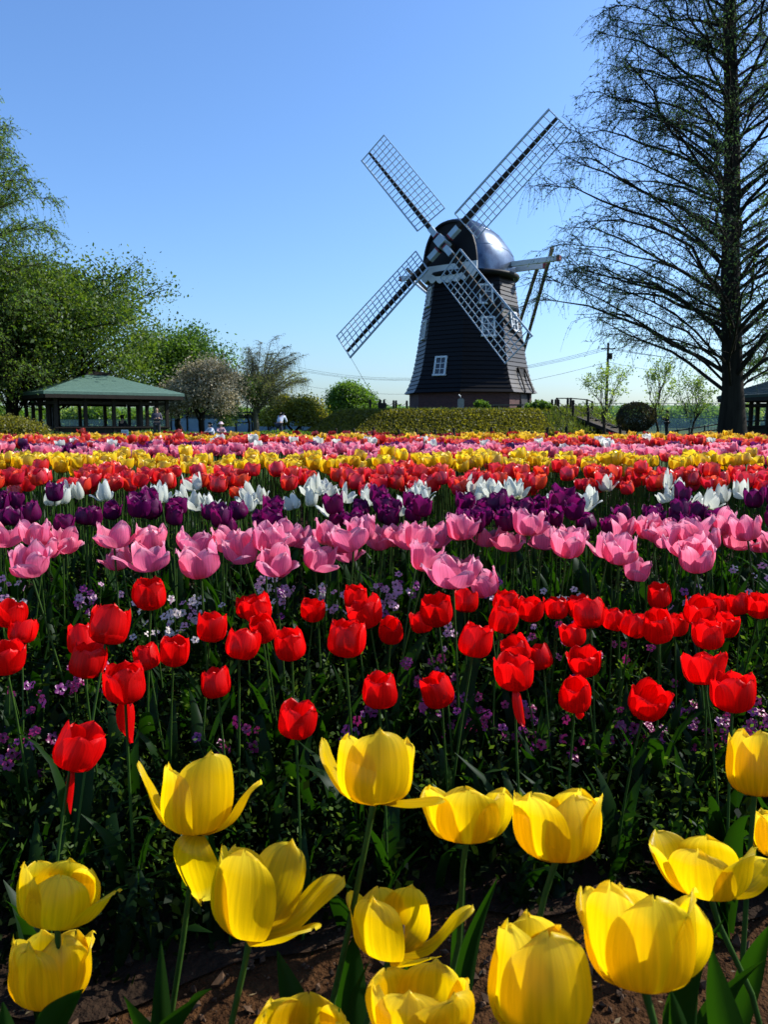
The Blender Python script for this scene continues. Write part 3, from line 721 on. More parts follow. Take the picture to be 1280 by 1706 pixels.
# weeping tree
def weeping():
    g = np.random.default_rng(12); p = gp_(430, 52); root = empty('weeping_tree', p); tag(root, 'bare weeping tree with arching grey twigs between pavilion and windmill', 'tree')
    f = np.linspace(0, 1, 8); gl = np.linspace(0, 1, 7)
    tr = np.array([[-.2, 0, -.1], [-.12, 0, .7], [-.2, .05, 1.3], [-.15, 0, 1.9]]); parts = [tubes_np('t', tr[None], np.array([[.25, .2, .18, .16]]), None, 8)]
    limbs, lr, tw, twr = [], [], [], []
    for i in range(64):
        az = i * 2.39996 + g.normal() * .3; el = math.asin(g.uniform(.02, .99)); rad = g.uniform(.55, 1.0)
        c = np.array([math.cos(az) * math.cos(el) * 3.3 * rad + .8, math.sin(az) * math.cos(el) * 2.8 * rad, 3.3 + math.sin(el) * 3.6 * rad])
        a = np.array([-.15, 0, g.uniform(1.2, 1.9)]); m1 = np.array([c[0] * .22, c[1] * .22, a[2] + (c[2] - a[2]) * .55]); m2 = np.array([c[0] * .72, c[1] * .72, c[2] * 1.0 + .12])
        P = ((1 - f) ** 3)[:, None] * a + (3 * f * (1 - f) ** 2)[:, None] * m1 + (3 * f * f * (1 - f))[:, None] * m2 + (f ** 3)[:, None] * c
        P[1:] += g.normal(size=(7, 3)) * .05
        limbs.append(P); lr.append(.028 * (1 - f) ** .8 + .007)
        for j in range(64):
            s_ = g.uniform(.2, 1); k = min(int(s_ * 7), 6); fr = s_ * 7 - k; q = P[k] * (1 - fr) + P[k + 1] * fr
            a2 = az + g.normal() * 1.3; out = g.uniform(.15, .7); dn = g.uniform(.1, 1.15) * (1 if g.random() < .5 else .25)
            t = np.zeros((7, 3)); o_ = out * (1 - (1 - gl) ** 1.7); t[:, 0] = q[0] + math.cos(a2) * o_; t[:, 1] = q[1] + math.sin(a2) * o_
            t[:, 2] = q[2] + .75 * out * gl - (dn + .45 * out) * gl ** 2.1; t[1:] += g.normal(size=(6, 3)) * .02
            if t[-1, 2] < 1.2: continue
            tw.append(t); twr.append(np.linspace(.0085, .0035, 7))
    parts.append(tubes_np('l', np.array(limbs), np.array(lr), None, 5)); join_np('trunk', parts, M['twig'], True, root)
    T = np.array(tw); inst('twig', tubes_np('twig', T, np.array(twr), M['twig'], 3), root)
    n = 26000; idx = g.integers(0, len(T), n); kk = g.integers(1, 7, n); C = T[idx, kk] + g.normal(size=(n, 3)) * .05
    C = C[(C[:, 2] < 4.2) | (g.random(n) < .4)]
    leaf_cloud('crown', C, .08, M['weep'], .4, parent=root)
weeping()

# ------------------------------------------------------------------ pavilion
def pavilion(px, d, half, label, rz, roofm, eave=2.45, rise=1.55, signs=True):
    p = gp_(px, d); root = empty('pavilion', p, rz); tag(root, label, 'pavilion')
    h2 = half
    # roof with thickness, hip, slightly truncated apex
    for k in range(4):
        q = Matrix.Rotation(k * math.pi / 2, 3, 'Z'); mb = MB()
        a = .55
        P = [Vector((-h2, -h2, eave)), Vector((h2, -h2, eave)), Vector((a, -a, eave + rise)), Vector((-a, -a, eave + rise))]
        P2 = [v - Vector((0, 0, .16)) for v in P]
        mb.add([q @ v for v in P + P2], [(0, 1, 2, 3), (7, 6, 5, 4), (0, 4, 5, 1)])
        ro = mb.build('roof_slope', roofm, root)
        cr = MB()                                        # shingle courses
        nC = 14
        for i in range(1, nC):
            t = i / nC; e0 = P[0].lerp(P[3], t); e1 = P[1].lerp(P[2], t)
            cr.bar(q @ (e0 + Vector((0, 0, .004))), q @ (e1 + Vector((0, 0, .004))), .025)
        cr.build('shingle_course', roofm, ro)
    mb = MB(); mb.box((0, 0, eave + rise + .02), (1.3, 1.3, .16)); mb.box((0, 0, eave + rise + .13), (.9, .9, .1)); mb.build('roof_cap', M['wood_dark'], root)
    fb = MB()
    for k in range(4):
        q = Matrix.Rotation(k * math.pi / 2, 3, 'Z'); b = MB(); b.box(q @ Vector((0, -h2 + .06, eave - .24)), (2 * h2 - .14 if k % 2 == 0 else .12, .12 if k % 2 == 0 else 2 * h2 - .3, .2)); b.build('fascia', M['wood_dark'], root)
    e = h2 * .80
    n = 5
    spots = []
    for i in range(n):
        t = -e + 2 * e * i / (n - 1); spots += [(t, -e), (t, e)]
        if 0 < i < n - 1: spots += [(-e, t), (e, t)]
    for (x, y) in spots:
        b = MB(); b.box((x, y, (eave - .1) / 2 - .1), (.17, .17, eave + .1)); b.build('post', M['wood_dark'], root)
    for (x, y, sx, sy) in ((0, -e, 2 * e, .14), (0, e, 2 * e, .14), (-e, 0, .14, 2 * e), (e, 0, .14, 2 * e)):
        b = MB(); b.box((x, y, eave - .55), (sx - .3, sy, .16) if sx > sy else (sx, sy - .3, .16)); b.build('beam', M['wood_dark'], root)
        b = MB(); b.box((x, y, .32), (sx - .3, sy * .5, .64) if sx > sy else (sx * .5, sy - .3, .64)); b.build('low_wall', M['wood_dark'], root)
        b = MB(); b.box((x, y, .67), (sx + .2, .3, .06) if sx > sy else (.3, sy - .4, .06)); b.build('rail_cap', M['wood_dark'], root)
    b = MB(); b.box((0, 0, .02), (2 * e, 2 * e, .1)); b.build('floor_slab', M['wood_grey'], root)
    return root
pavilion(160, 44, 3.7, 'open timber pavilion with green hipped roof beside the tulip field', R(38), M['roof'], 2.5, 1.05)
pavilion(1360, 42, 3.6, 'dark roofed shelter behind the big conifer trunk', R(10), M['roof_dark'], 2.4, 1.3)
# small white sign in front of the pavilion
def signboard(px, d, w_, h_, zc, label):
    p = gp_(px, d); root = empty('sign', p); tag(root, label, 'sign')
    b = MB(); b.box((0, 0, zc), (w_, .03, h_)); o = b.build('board', M['white'], root)
    for i in range(4):
        t = MB(); t.box((-w_ * .3 + w_ * .2 * i, -.018, zc + .02), (w_ * .08, .006, h_ * .6)); t.build('text_column', mat('sign_ink', (.12, .16, .22), .7), o)
    for s in (-1, 1):
        l = MB(); l.box((s * w_ * .4, .03, zc / 2 - .1), (.04, .04, zc + .2)); l.build('leg', M['white'], root)
signboard(207, 38, .34, .30, .42, 'small white notice board in front of the pavilion')

# ------------------------------------------------------------------ stairs, posts, fences, pole, low building
def stairs():
    a = Vector((13.2, 56.6, 1.66)); b = Vector((16.7, 53.3, 0.0))
    root = empty('mound_stairs', b); tag(root, 'timber stairs with posts and rope rail climbing the mound', 'stairs')
    n = 10; hd = (b - a); hd.z = 0; hd.normalize(); sd = Vector((-hd.y, hd.x, 0))
    rz = math.atan2(hd.y, hd.x); q = Matrix.Rotation(rz, 3, 'Z')
    for i in range(n):
        p = a.lerp(b, (i + .5) / n) - b
        m = MB(); m.box(p, (.5, 1.7, .17), q); m.build('step', M['wood_grey'], root)
    for s in (-1, 1):
        m = MB(); m.bar(a - b + sd * s * .95 + Vector((0, 0, .05)), sd * s * .95 + Vector((0, 0, .05)), .22); m.build('stringer', M['wood_dark'], root)
        tops = []
        for i in range(5):
            p = a.lerp(b, i / 4) - b + sd * s * 1.05
            m = MB(); m.tube([p + Vector((0, 0, -.3)), p + Vector((0, 0, .85)), p + Vector((0, 0, .9))], [.1, .1, .05], 8); m.build('post', M['wood_dark'], root); tops.append(p + Vector((0, 0, .72)))
        pts = []
        for i in range(4):
            for t in (0, .25, .5, .75): pts.append(tops[i].lerp(tops[i + 1], t) - Vector((0, 0, .16 * 4 * t * (1 - t))))
        pts.append(tops[-1]); m = MB(); m.tube(pts, .025, 5); m.build('rope', M['wood_grey'], root)
stairs()
def post_fence(px_list, d_fn, label, top_rail=False, rope=True, h=.85, mound=True, r=.09):
    P = []
    for px in px_list:
        p = at(px, 690, d_fn(px)); p.z = mound_z(p.x, p.y) if mound else 0; P.append(p)
    root = empty('rope_fence', P[0]); tag(root, label, 'fence')
    for p in P:
        m = MB(); q = p - P[0]; m.tube([q - Vector((0, 0, .2)), q + Vector((0, 0, h)), q + Vector((0, 0, h + .05))], [r, r, r * .5], 8); m.build('post', M['wood_dark'], root)
    if rope:
        for i in range(len(P) - 1):
            a, b = P[i] - P[0] + Vector((0, 0, h - .12)), P[i + 1] - P[0] + Vector((0, 0, h - .12)); m = MB()
            m.tube([a.lerp(b, t) - Vector((0, 0, .22 * 4 * t * (1 - t))) for t in (0, .2, .4, .6, .8, 1)], .02, 4); m.build('rope', M['wood_grey'], root)
    if top_rail:
        for i in range(len(P) - 1):
            m = MB(); m.bar(P[i] - P[0] + Vector((0, 0, h)), P[i + 1] - P[0] + Vector((0, 0, h)), .07); m.build('rail', M['wood_dark'], root)
post_fence([617, 634, 640, 656, 660, 678], lambda x: 58 + (x - 617) * .04, 'dark posts with slack rope on the mound beside the tether rope')
post_fence([893, 903, 920, 926], lambda x: 57, 'dark posts with slack rope between mill doorway and stairs')
post_fence([928, 946, 951, 978, 987], lambda x: 57.5, 'dark post railing with top bar at the head of the stairs', True, False, .98)
# squat dark control box by the tether
p = at(637, 690, 56.5); p.z = mound_z(p.x, p.y)
root = empty('tether_box', p); tag(root, 'squat dark box with two stubby posts on the mound edge', 'box')
m = MB(); m.box((0, 0, .28), (.62, .5, .66)); m.build('body', M['wood_dark'], root)
for s in (-.18, .16):
    m = MB(); m.tube([(s, 0, .55), (s, 0, .86), (s, 0, .9)], [.06, .06, .03], 8); m.build('peg', M['wood_dark'], root)
# grey pillar sign in front of the mill
p = at(768, 690, 54.6); p.z = mound_z(p.x, p.y)
root = empty('stone_pillar', p); tag(root, 'short pale stone pillar with small lamp before the black mill wall', 'pillar')
m = MB(); m.box((0, 0, .36), (.42, .36, .9)); m.box((0, 0, .84), (.34, .3, .06)); m.build('block', mat('pale_stone', (.22, .22, .19), .8, (.32, .31, .28), 6), root)
m = MB(); m.tube([(-.02, 0, .87), (-.02, 0, 1.02), (-.16, 0, 1.14)], [.03, .03, .05], 6); m.build('lamp', M['white'], root)
# bench slab by the door
p = at(846, 690, 55.6); p.z = mound_z(p.x, p.y)
root = empty('bench', p); tag(root, 'low stone bench against the brick base of the mill', 'bench')
m = MB(); m.box((0, 0, .45), (2.2, .5, .1)); m.build('seat', M['wood_grey'], root)
for s in (-.8, .8):
    m = MB(); m.box((s, 0, .18), (.2, .4, .44)); m.build('leg', M['wood_dark'], root)
# stakes at the foot of the hedge
for i, px in enumerate([560, 590, 622, 665, 695, 726, 757, 786, 820, 850, 882, 913, 944, 968]):
    d = 48.5; p = gp_(px, d); m = MB(); hh = random.uniform(.42, .66)
    m.tube([(0, 0, -.2), (random.uniform(-.03, .03), 0, hh), (random.uniform(-.03, .03), 0, hh + .04)], [.085, .085, .05], 8)
    o = m.build('wooden_stake', M['wood_dark']); o.location = p
    tag(o, 'short dark stake along the foot of the mound hedge', 'stake', 'stakes along the hedge foot')

def bar_fence(x0, x1, y0, y1, h, step, label, mm, rails=(.98, .1), r=.03, name='metal_fence', bars=0, panel=None, sub=True):
    root = empty(name, (x0, y0, 0)); tag(root, label, 'fence')
    L = math.hypot(x1 - x0, y1 - y0); n = max(2, int(L / step)); dv = Vector((x1 - x0, y1 - y0, 0)) / n
    for i in range(n + 1):
        m = MB(); q = dv * i; m.bar(q - Vector((0, 0, .2)), q + Vector((0, 0, h)), r * 2); m.build('post', mm, root)
    for t in rails:
        m = MB(); m.bar(Vector((0, 0, h * t)), dv * n + Vector((0, 0, h * t)), r * 1.4); m.build('rail', mm, root)
    if bars:
        m = MB()
        for i in range(n * bars): 
            q = dv * (i / bars); m.bar(q + Vector((0, 0, .1)), q + Vector((0, 0, h * .97)), r * .7)
        o = m.build('picket', mm, root); tag(o, kind='stuff')
    if panel:
        m = MB(); m.box(dv * n / 2 + Vector((0, .03, h * .5)), (L, .01, h * .9)); m.build('mesh_panel', panel, root)
    return root
M['teal_metal'] = mat('teal_metal', (.10, .16, .16), .5, (.13, .2, .2), 3)
M['green_metal'] = mat('green_metal', (.06, .10, .08), .5)
def net_mat(name, c, a):
    m = bpy.data.materials.new(name); m.use_nodes = True; t = m.node_tree; t.nodes.clear(); out = N(t, 'ShaderNodeOutputMaterial')
    tr = N(t, 'ShaderNodeBsdfTransparent'); d = N(t, 'ShaderNodeBsdfDiffuse'); d.inputs[0].default_value = (*c, 1); mx = N(t, 'ShaderNodeMixShader'); mx.inputs[0].default_value = a
    t.links.new(tr.outputs[0], mx.inputs[1]); t.links.new(d.outputs[0], mx.inputs[2]); t.links.new(mx.outputs[0], out.inputs[0]); return m
M['net'] = net_mat('wire_netting', (.35, .45, .46), .22)
M['net_tall'] = net_mat('ball_netting', (.45, .55, .58), .08)
bar_fence(-50, -10, 84, 84, 1.25, 2.0, 'long grey metal fence beyond the pavilion', M['green_metal'], panel=M['net'], bars=5)
bar_fence(23, 62, 78, 80, 1.35, 1.6, 'teal metal fence with vertical bars beyond the standing person', M['teal_metal'], panel=M['net'], bars=5, r=.035)
bar_fence(26, 75, 104, 104, 3.4, 9.0, 'tall netting fence on slim poles before the embankment', M['teal_metal'], rails=(1.0, .5), panel=M['net_tall'], r=.05, name='net_fence')
# ramp handrail on the right
def handrail():
    P = [at(1112, 703, 40), at(1150, 703, 40), at(1200, 703, 41), at(1245, 703, 41.5), at(1310, 703, 42), at(1400, 703, 43)]
    zt = [.42, .6, .84, .98, 1.08, 1.12]
    root = empty('handrail', (P[0].x, P[0].y, 0)); tag(root, 'low double-bar handrail sloping past the big conifer trunk', 'handrail')
    o = Vector((P[0].x, P[0].y, 0))
    T = [Vector((p.x, p.y, z)) - o for p, z in zip(P, zt)]
    for k, dz in enumerate((0, -.28)):
        m = MB(); m.tube([t + Vector((0, 0, dz)) for t in T], .035, 6); m.build('bar', M['wood_dark'], root)
    for i in range(len(T) - 1):
        for t in (0, .5):
            q = T[i].lerp(T[i + 1], t); m = MB(); m.tube([Vector((q.x, q.y, -.2)), Vector((q.x, q.y, q.z + .06))], .04, 6); m.build('post', M['wood_dark'], root)
handrail()
# utility pole and its wires
def upole():
    p = gp_(1010, 92); root = empty('utility_pole', p); tag(root, 'tall slim utility pole behind a sparse young tree', 'utility pole')
    ht = at(1010, 571, 92).z; m = MB(); m.tube([(0, 0, -.3), (0, 0, ht)], [.19, .13], 8); m.build('pole', M['wood_dark'], root)
    m = MB(); m.box((0, 0, ht - .7), (1.6, .1, .12)); m.build('crossarm', M['wood_dark'], root)
    m = MB(); m.tube([(.3, -.1, ht - 1.9), (.3, -.1, ht - 1.2)], .2, 8); m.build('transformer', M['wood_dark'], root)
    return p, ht
pp, ph = upole()
for i, (dx, dz, e) in enumerate(((-.7, -.6, .5), (0, -.6, .2), (.7, -.6, 0), (0, -2.2, -.5))):
    a = pp + Vector((dx, 0, ph + dz)); m = MB(); b = Vector((-14, 120, ph + dz + e - .6))
    m.tube([a.lerp(b, t) - Vector((0, 0, 2.6 * 4 * t * (1 - t))) for t in np.linspace(0, 1, 17)], .022, 4)
    c = Vector((58, 96, ph + dz + e)); m2 = [a.lerp(c, t) - Vector((0, 0, 1.5 * 4 * t * (1 - t))) for t in np.linspace(0, 1, 13)]
    m.tube(m2, .022, 4)
    tag(m.build('power_line', M['wood_dark']), 'thin power line sagging between the mill and the utility pole', 'power line', 'power lines')
# low panelled building behind the trees
def low_building():
    x0 = at(285, 703, 78).x; x1 = at(528, 703, 78).x; root = empty('low_building', ((x0 + x1) / 2, 78, 0)); tag(root, 'low blue-grey panelled shed behind the blossom and weeping trees', 'building')
    L = x1 - x0; n = 9; wm = mat('blue_grey_panel', (.16, .24, .32), .6, (.22, .31, .38), 2)
    for i in range(n):
        m = MB(); m.box((-L / 2 + L * (i + .5) / n, 0, .62), (L / n - .16, .12, 1.3)); m.build('wall_panel', wm, root)
    for i in range(n + 1):
        m = MB(); m.box((-L / 2 + L * i / n, -.03, .9), (.15, .2, 1.9)); m.build('post', M['wood_dark'], root)
    m = MB(); m.box((0, 2.0, 1.92), (L * 1.02, 4.6, .1)); m.build('roof', M['roof_dark'], root)
    m = MB(); m.box((0, 4, .8), (L, .12, 1.9)); m.build('back_wall', wm, root)
low_building()
# low hedge strip behind the last tulips
hp = []
for i in range(9000):
    px = random.uniform(-60, 530); d = random.uniform(39, 41.5); p = gp_(px, d); hp.append((p.x, p.y, random.uniform(0, .42 + .12 * math.sin(px * .03))))
tag(leaf_cloud('low_hedge', hp, .12, M['leaf_b'], .6), 'low green hedge running along behind the tulip field', 'hedge', kind='stuff')

# ------------------------------------------------------------------ people
def skin(name, V, E, Rad, m, parent, sub=2):
    me = bpy.data.meshes.new(name); me.from_pydata(V, E, []); me.materials.append(m)
    o = inst(name, me, parent); md = o.modifiers.new('skin', 'SKIN'); md.use_smooth_shade = True
    if not me.skin_vertices: me.skin_vertices.new()
    for i, r in enumerate(Rad):
        r = r if hasattr(r, '__len__') else (r, r)
        me.skin_vertices[0].data[i].radius = r
    me.skin_vertices[0].data[0].use_root = True
    sb = o.modifiers.new('sub', 'SUBSURF'); sb.levels = 1; sb.render_levels = 1
    return o
SKINM = mat('skin', (.45, .27, .19), .6)
def person(loc, rz, top, bottom, hair, label, pose='stand', s=1.0, extra=None, group=None):
    root = empty('person', loc, rz, s=s); tag(root, label, 'person', group)
    # faces local -Y ; pose sets joints
    if pose == 'stand':     # looking at a phone held in front
        hip, chest, neck, head = (0, 0, .92), (0, .0, 1.30), (0, -.01, 1.45), (0, -.06, 1.58)
        kn = [(.09, -.03, .50), (-.10, .02, .50)]; an = [(.10, .02, .08), (-.12, .05, .08)]
        el = [(.24, -.03, 1.08), (-.24, -.03, 1.08)]; ha = [(.09, -.30, 1.16), (-.08, -.30, 1.14)]
    elif pose == 'bend':    # leaning forward over the flowers
        hip, chest, neck, head = (0, .12, .86), (0, -.16, 1.16), (0, -.27, 1.25), (0, -.38, 1.27)
        kn = [(.10, .02, .48), (-.11, .06, .48)]; an = [(.11, .10, .08), (-.12, .14, .08)]
        el = [(.25, -.28, .98), (-.25, -.28, .98)]; ha = [(.13, -.46, .93), (-.12, -.46, .93)]
    elif pose == 'crouch':
        hip, chest, neck, head = (0, .1, .34), (0, -.06, .66), (0, -.11, .80), (0, -.16, .93)
        kn = [(.16, -.28, .50), (-.16, -.28, .50)]; an = [(.13, -.02, .08), (-.13, -.02, .08)]
        el = [(.24, -.22, .56), (-.24, -.22, .56)]; ha = [(.10, -.42, .55), (-.10, -.42, .55)]
    else:                   # sit
        hip, chest, neck, head = (0, 0, .52), (0, .03, .90), (0, .0, 1.05), (0, -.05, 1.18)
        kn = [(.10, -.42, .52), (-.10, -.42, .52)]; an = [(.10, -.45, .08), (-.10, -.45, .08)]
        el = [(.24, -.05, .68), (-.24, -.05, .68)]; ha = [(.12, -.30, .60), (-.12, -.30, .60)]
    sh = [(.17, chest[1] + (neck[1] - chest[1]) * .6, chest[2] + (neck[2] - chest[2]) * .55), (-.17, chest[1] + (neck[1] - chest[1]) * .6, chest[2] + (neck[2] - chest[2]) * .55)]
    hj = [(.09, hip[1], hip[2] - .04), (-.09, hip[1], hip[2] - .04)]
    hv = Vector(head) - Vector(neck); top_h = Vector(head) + hv.normalized() * .09
    V = [hip, chest, neck, head, tuple(top_h)]; E = [(0, 1), (1, 2), (2, 3), (3, 4)]; Rd = [.12, .13, .05, .085, .07]
    for i in range(2):
        b = len(V); ft = (an[i][0], an[i][1] - .15, .04)
        V += [hj[i], kn[i], an[i], ft]; E += [(0, b), (b, b + 1), (b + 1, b + 2), (b + 2, b + 3)]; Rd += [.085, .06, .042, .035]
        b = len(V); hd = Vector(ha[i]) + (Vector(ha[i]) - Vector(el[i])).normalized() * .09
        V += [sh[i], el[i], ha[i], tuple(hd)]; E += [(1, b), (b, b + 1), (b + 1, b + 2), (b + 2, b + 3)]; Rd += [.058, .042, .03, .036]
    skin('body', V, E, Rd, SKINM, root)
    # shirt
    V = [tuple(Vector(hip) + Vector((0, 0, .02))), chest, tuple(Vector(chest).lerp(Vector(neck), .7))]; E = [(0, 1), (1, 2)]; Rd = [.155, .165, .08]
    for i in range(2):
        b = len(V); V += [sh[i], el[i], tuple(Vector(el[i]).lerp(Vector(ha[i]), .8))]; E += [(1, b), (b, b + 1), (b + 1, b + 2)]; Rd += [.078, .062, .048]
    skin('shirt', V, E, Rd, top, root)
    V = [tuple(Vector(hip) + Vector((0, 0, .03)))]; E = []; Rd = [.15]
    for i in range(2):
        b = len(V); V += [hj[i], kn[i], tuple(Vector(an[i]) + Vector((0, 0, .03)))]; E += [(0, b), (b, b + 1), (b + 1, b + 2)]; Rd += [.108, .082, .065]
    skin('trousers', V, E, Rd, bottom, root)
    hc = Vector(head) + Vector((0, .025, .045))
    V = [tuple(hc), tuple(hc + Vector((0, .02, .06))), tuple(hc + Vector((0, .07, -.06)))]; skin('hair', V, [(0, 1), (0, 2)], [.105, .085, .075], hair, root)
    for i in range(2):
        skin('shoe', [(an[i][0], an[i][1] + .03, .05), (an[i][0], an[i][1] - .17, .035)], [(0, 1)], [.052, .042], M['wood_dark'], root)
    nb = MB(); hp_ = Vector(head); nb.tube([hp_ + Vector((0, -.075, -.0)), hp_ + Vector((0, -.11, -.03))], [.012, .018], 5); nb.build('nose', SKINM, root)
    if extra == 'phone':
        b = MB(); b.box((0, -.42, 1.2), (.08, .012, .15)); ph_ = b.build('phone', M['glass']); ph_.parent = None
        ph_.location = loc; ph_.rotation_euler = (0, 0, rz); ph_.scale = (s,) * 3
        ph_.name = 'phone'; tag(ph_, 'phone held by the dark standing person beside the round bush', 'phone')
    if extra == 'hat':
        b = MB(); n = 20; pr = [(.0, .13), (.07, .12), (.11, .08), (.12, .03), (.17, .01), (.18, 0)]
        for r_, z_ in pr: b.v += [(hc.x + r_ * math.cos(6.2832 * i / n), hc.y - .03 + r_ * math.sin(6.2832 * i / n), hc.z + .02 + z_) for i in range(n)]
        b.f += [(j * n + i, j * n + (i + 1) % n, (j + 1) * n + (i + 1) % n, (j + 1) * n + i) for j in range(len(pr) - 1) for i in range(n)]
        b.build('hat', mat('pink_hat', (.75, .42, .48), .8, (.8, .7, .7), 30), root, True)
    return root
DK = mat('dark_cloth', (.012, .012, .016), .8); DK2 = mat('charcoal_cloth', (.03, .03, .035), .8); LT = mat('pale_blue_shirt', (.45, .5, .62), .8, (.55, .6, .7), 12); HR = mat('black_hair', (.008, .007, .006), .5)
JN = mat('dark_jeans', (.025, .03, .05), .85); PAT = mat('patterned_blouse', (.01, .01, .018), .8, (.10, .09, .13), 30)
person(gp_(1112, 54), R(-75), DK, DK, HR, 'person in dark clothes standing side-on by the round bush, looking down at a phone', 'stand', 1.0, 'phone')
person(gp_(466, 40), R(160), LT, JN, HR, 'person in pale shirt with black hair leaning over the flowers beneath the weeping tree', 'bend', 1.0)
person(gp_(366, 37.5), R(30), mat('rose_top', (.5, .3, .35), .8), JN, HR, 'person in a pink hat crouching below the blossom tree', 'crouch', .86, 'hat')
person(gp_(352, 38.5), R(-40), LT, JN, HR, 'bareheaded dark-haired person crouching beside the person in the pink hat', 'crouch', .84)
person(gp_(261, 38.5), R(20), PAT, DK2, HR, 'person in a dark patterned top standing at the pavilion corner post', 'stand', .98)
person(gp_(204, 43.2), R(170), DK, DK, HR, 'person in black sitting inside the pavilion', 'sit', 1.0)

# ------------------------------------------------------------------ tulips
def petal(phi, Rb, H, tip, W, nu=8, nv=6, ruf=.0, ph=0.0, curl=0.0, point=.0, k=1.08, keel=.03, bulge=1.25, lift=0.0, blunt=.03, roll=0.0):
    """one petal in the bloom's frame: base at the axis, opening along angle phi"""
    V = []; UV = []
    P = [(.12 * Rb, 0.0), (Rb * bulge, lift * H), (Rb * 1.0 + (tip - Rb) * .35, .52 * H), (tip, H)]
    for i in range(nu + 1):
        u = 1 - (1 - i / nu) ** 1.55; b0, b1, b2, b3 = (1 - u) ** 3, 3 * u * (1 - u) ** 2, 3 * u * u * (1 - u), u ** 3
        r = b0 * P[0][0] + b1 * P[1][0] + b2 * P[2][0] + b3 * P[3][0]; z = b0 * P[0][1] + b1 * P[1][1] + b2 * P[2][1] + b3 * P[3][1]
        r += curl * Rb * max(0, u - .7) ** 2 * 6; z -= abs(curl) * H * max(0, u - .8) ** 2 * 4
        s = (.30 + .70 * math.sin(min(u / .62, 1) * math.pi / 2)) * math.sqrt(max(0, 1 - max(0, (u - .45) / .55) ** (3.6 - 2.2 * point)))
        wd = W * max(s, blunt); r += roll * Rb * max(0, u - .82) * 3
        rho = max(r, .55 * Rb) * k
        for j in range(nv + 1):
            v = -1 + 2 * j / nv; a = v * wd / rho
            rr = r - rho * (1 - math.cos(a)); tt = rho * math.sin(a)
            rr += keel * Rb * (1 - abs(v)) ** 2 * math.sin(u * 3.14) + ruf * Rb * (v * v) * math.sin(7 * u + ph + 2.5 * v) * u
            zz = z + ruf * H * .5 * math.sin(5 * v + ph) * u ** 3 - .035 * H * u * v * v - blunt * .16 * H * (u ** 8) * (v * v - .25 * math.sin(4 * v + ph))
            V.append((rr * math.cos(phi) - tt * math.sin(phi), rr * math.sin(phi) + tt * math.cos(phi), zz)); UV.append((.5 + .5 * v, u))
    Q = [(i * (nv + 1) + j, i * (nv + 1) + j + 1, (i + 1) * (nv + 1) + j + 1, (i + 1) * (nv + 1) + j) for i in range(nu) for j in range(nv)]
    return V, Q, UV
def petal_me(m, *a, **kw):
    V, Q, UV = petal(*a, **kw); return np_mesh('petal', V, Q, m, True, UV)
def blade(L, W, bend, fold=.35, n=7, twist=0.0, droop=0.0):
    """tulip leaf: a channelled strap that rises and arches towards +X"""
    V = []; x = 0; z = 0
    for i in range(n + 1):
        u = i / n; ang = R(90) - bend * u ** 1.3 - droop * max(0, u - .6) * 2
        if i: x += L / n * math.cos(ang); z += L / n * math.sin(ang)
        w_ = W * (.55 + .45 * math.sin(min(u / .4, 1) * math.pi / 2)) * (1 - max(0, (u - .35) / .65) ** 1.8) + .0006
        tw = twist * u; nx, nz_ = math.sin(ang), -math.cos(ang)
        f = fold * w_ * (1 - .5 * u) 
        wv = .12 * w_ * math.sin(9 * u)
        for sgn in (-1, 0, 1):
            off = sgn * w_; up = -(f if sgn else 0) + sgn * wv
            V.append((x - nx * up - math.sin(tw) * off * .5, off * math.cos(tw), z - nz_ * up))
    Q = []
    for i in range(n):
        for j in range(2): Q.append((i * 3 + j, i * 3 + j + 1, (i + 1) * 3 + j + 1, (i + 1) * 3 + j))
    return V, Q
def blade_me(*a, **kw):
    V, Q = blade(*a, **kw); return np_mesh('leaf', V, Q, M['tleaf'], True)
HS = .42        # height of the bloom base in a prototype
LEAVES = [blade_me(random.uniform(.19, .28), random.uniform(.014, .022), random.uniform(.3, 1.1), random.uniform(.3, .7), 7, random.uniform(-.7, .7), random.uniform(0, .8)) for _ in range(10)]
def stem_me(h, lx, ly, r=.0025, n=6):
    mb = MB(); mb.tube([(lx * t * t, ly * t * t, -.02 + (h + .024) * t) for t in (0, .25, .5, .75, 1)], [r * 1.15, r * 1.1, r, r * .95, r * 1.05], n, False); return mb.mesh('stem', M['stem'], True)
class Proto: pass
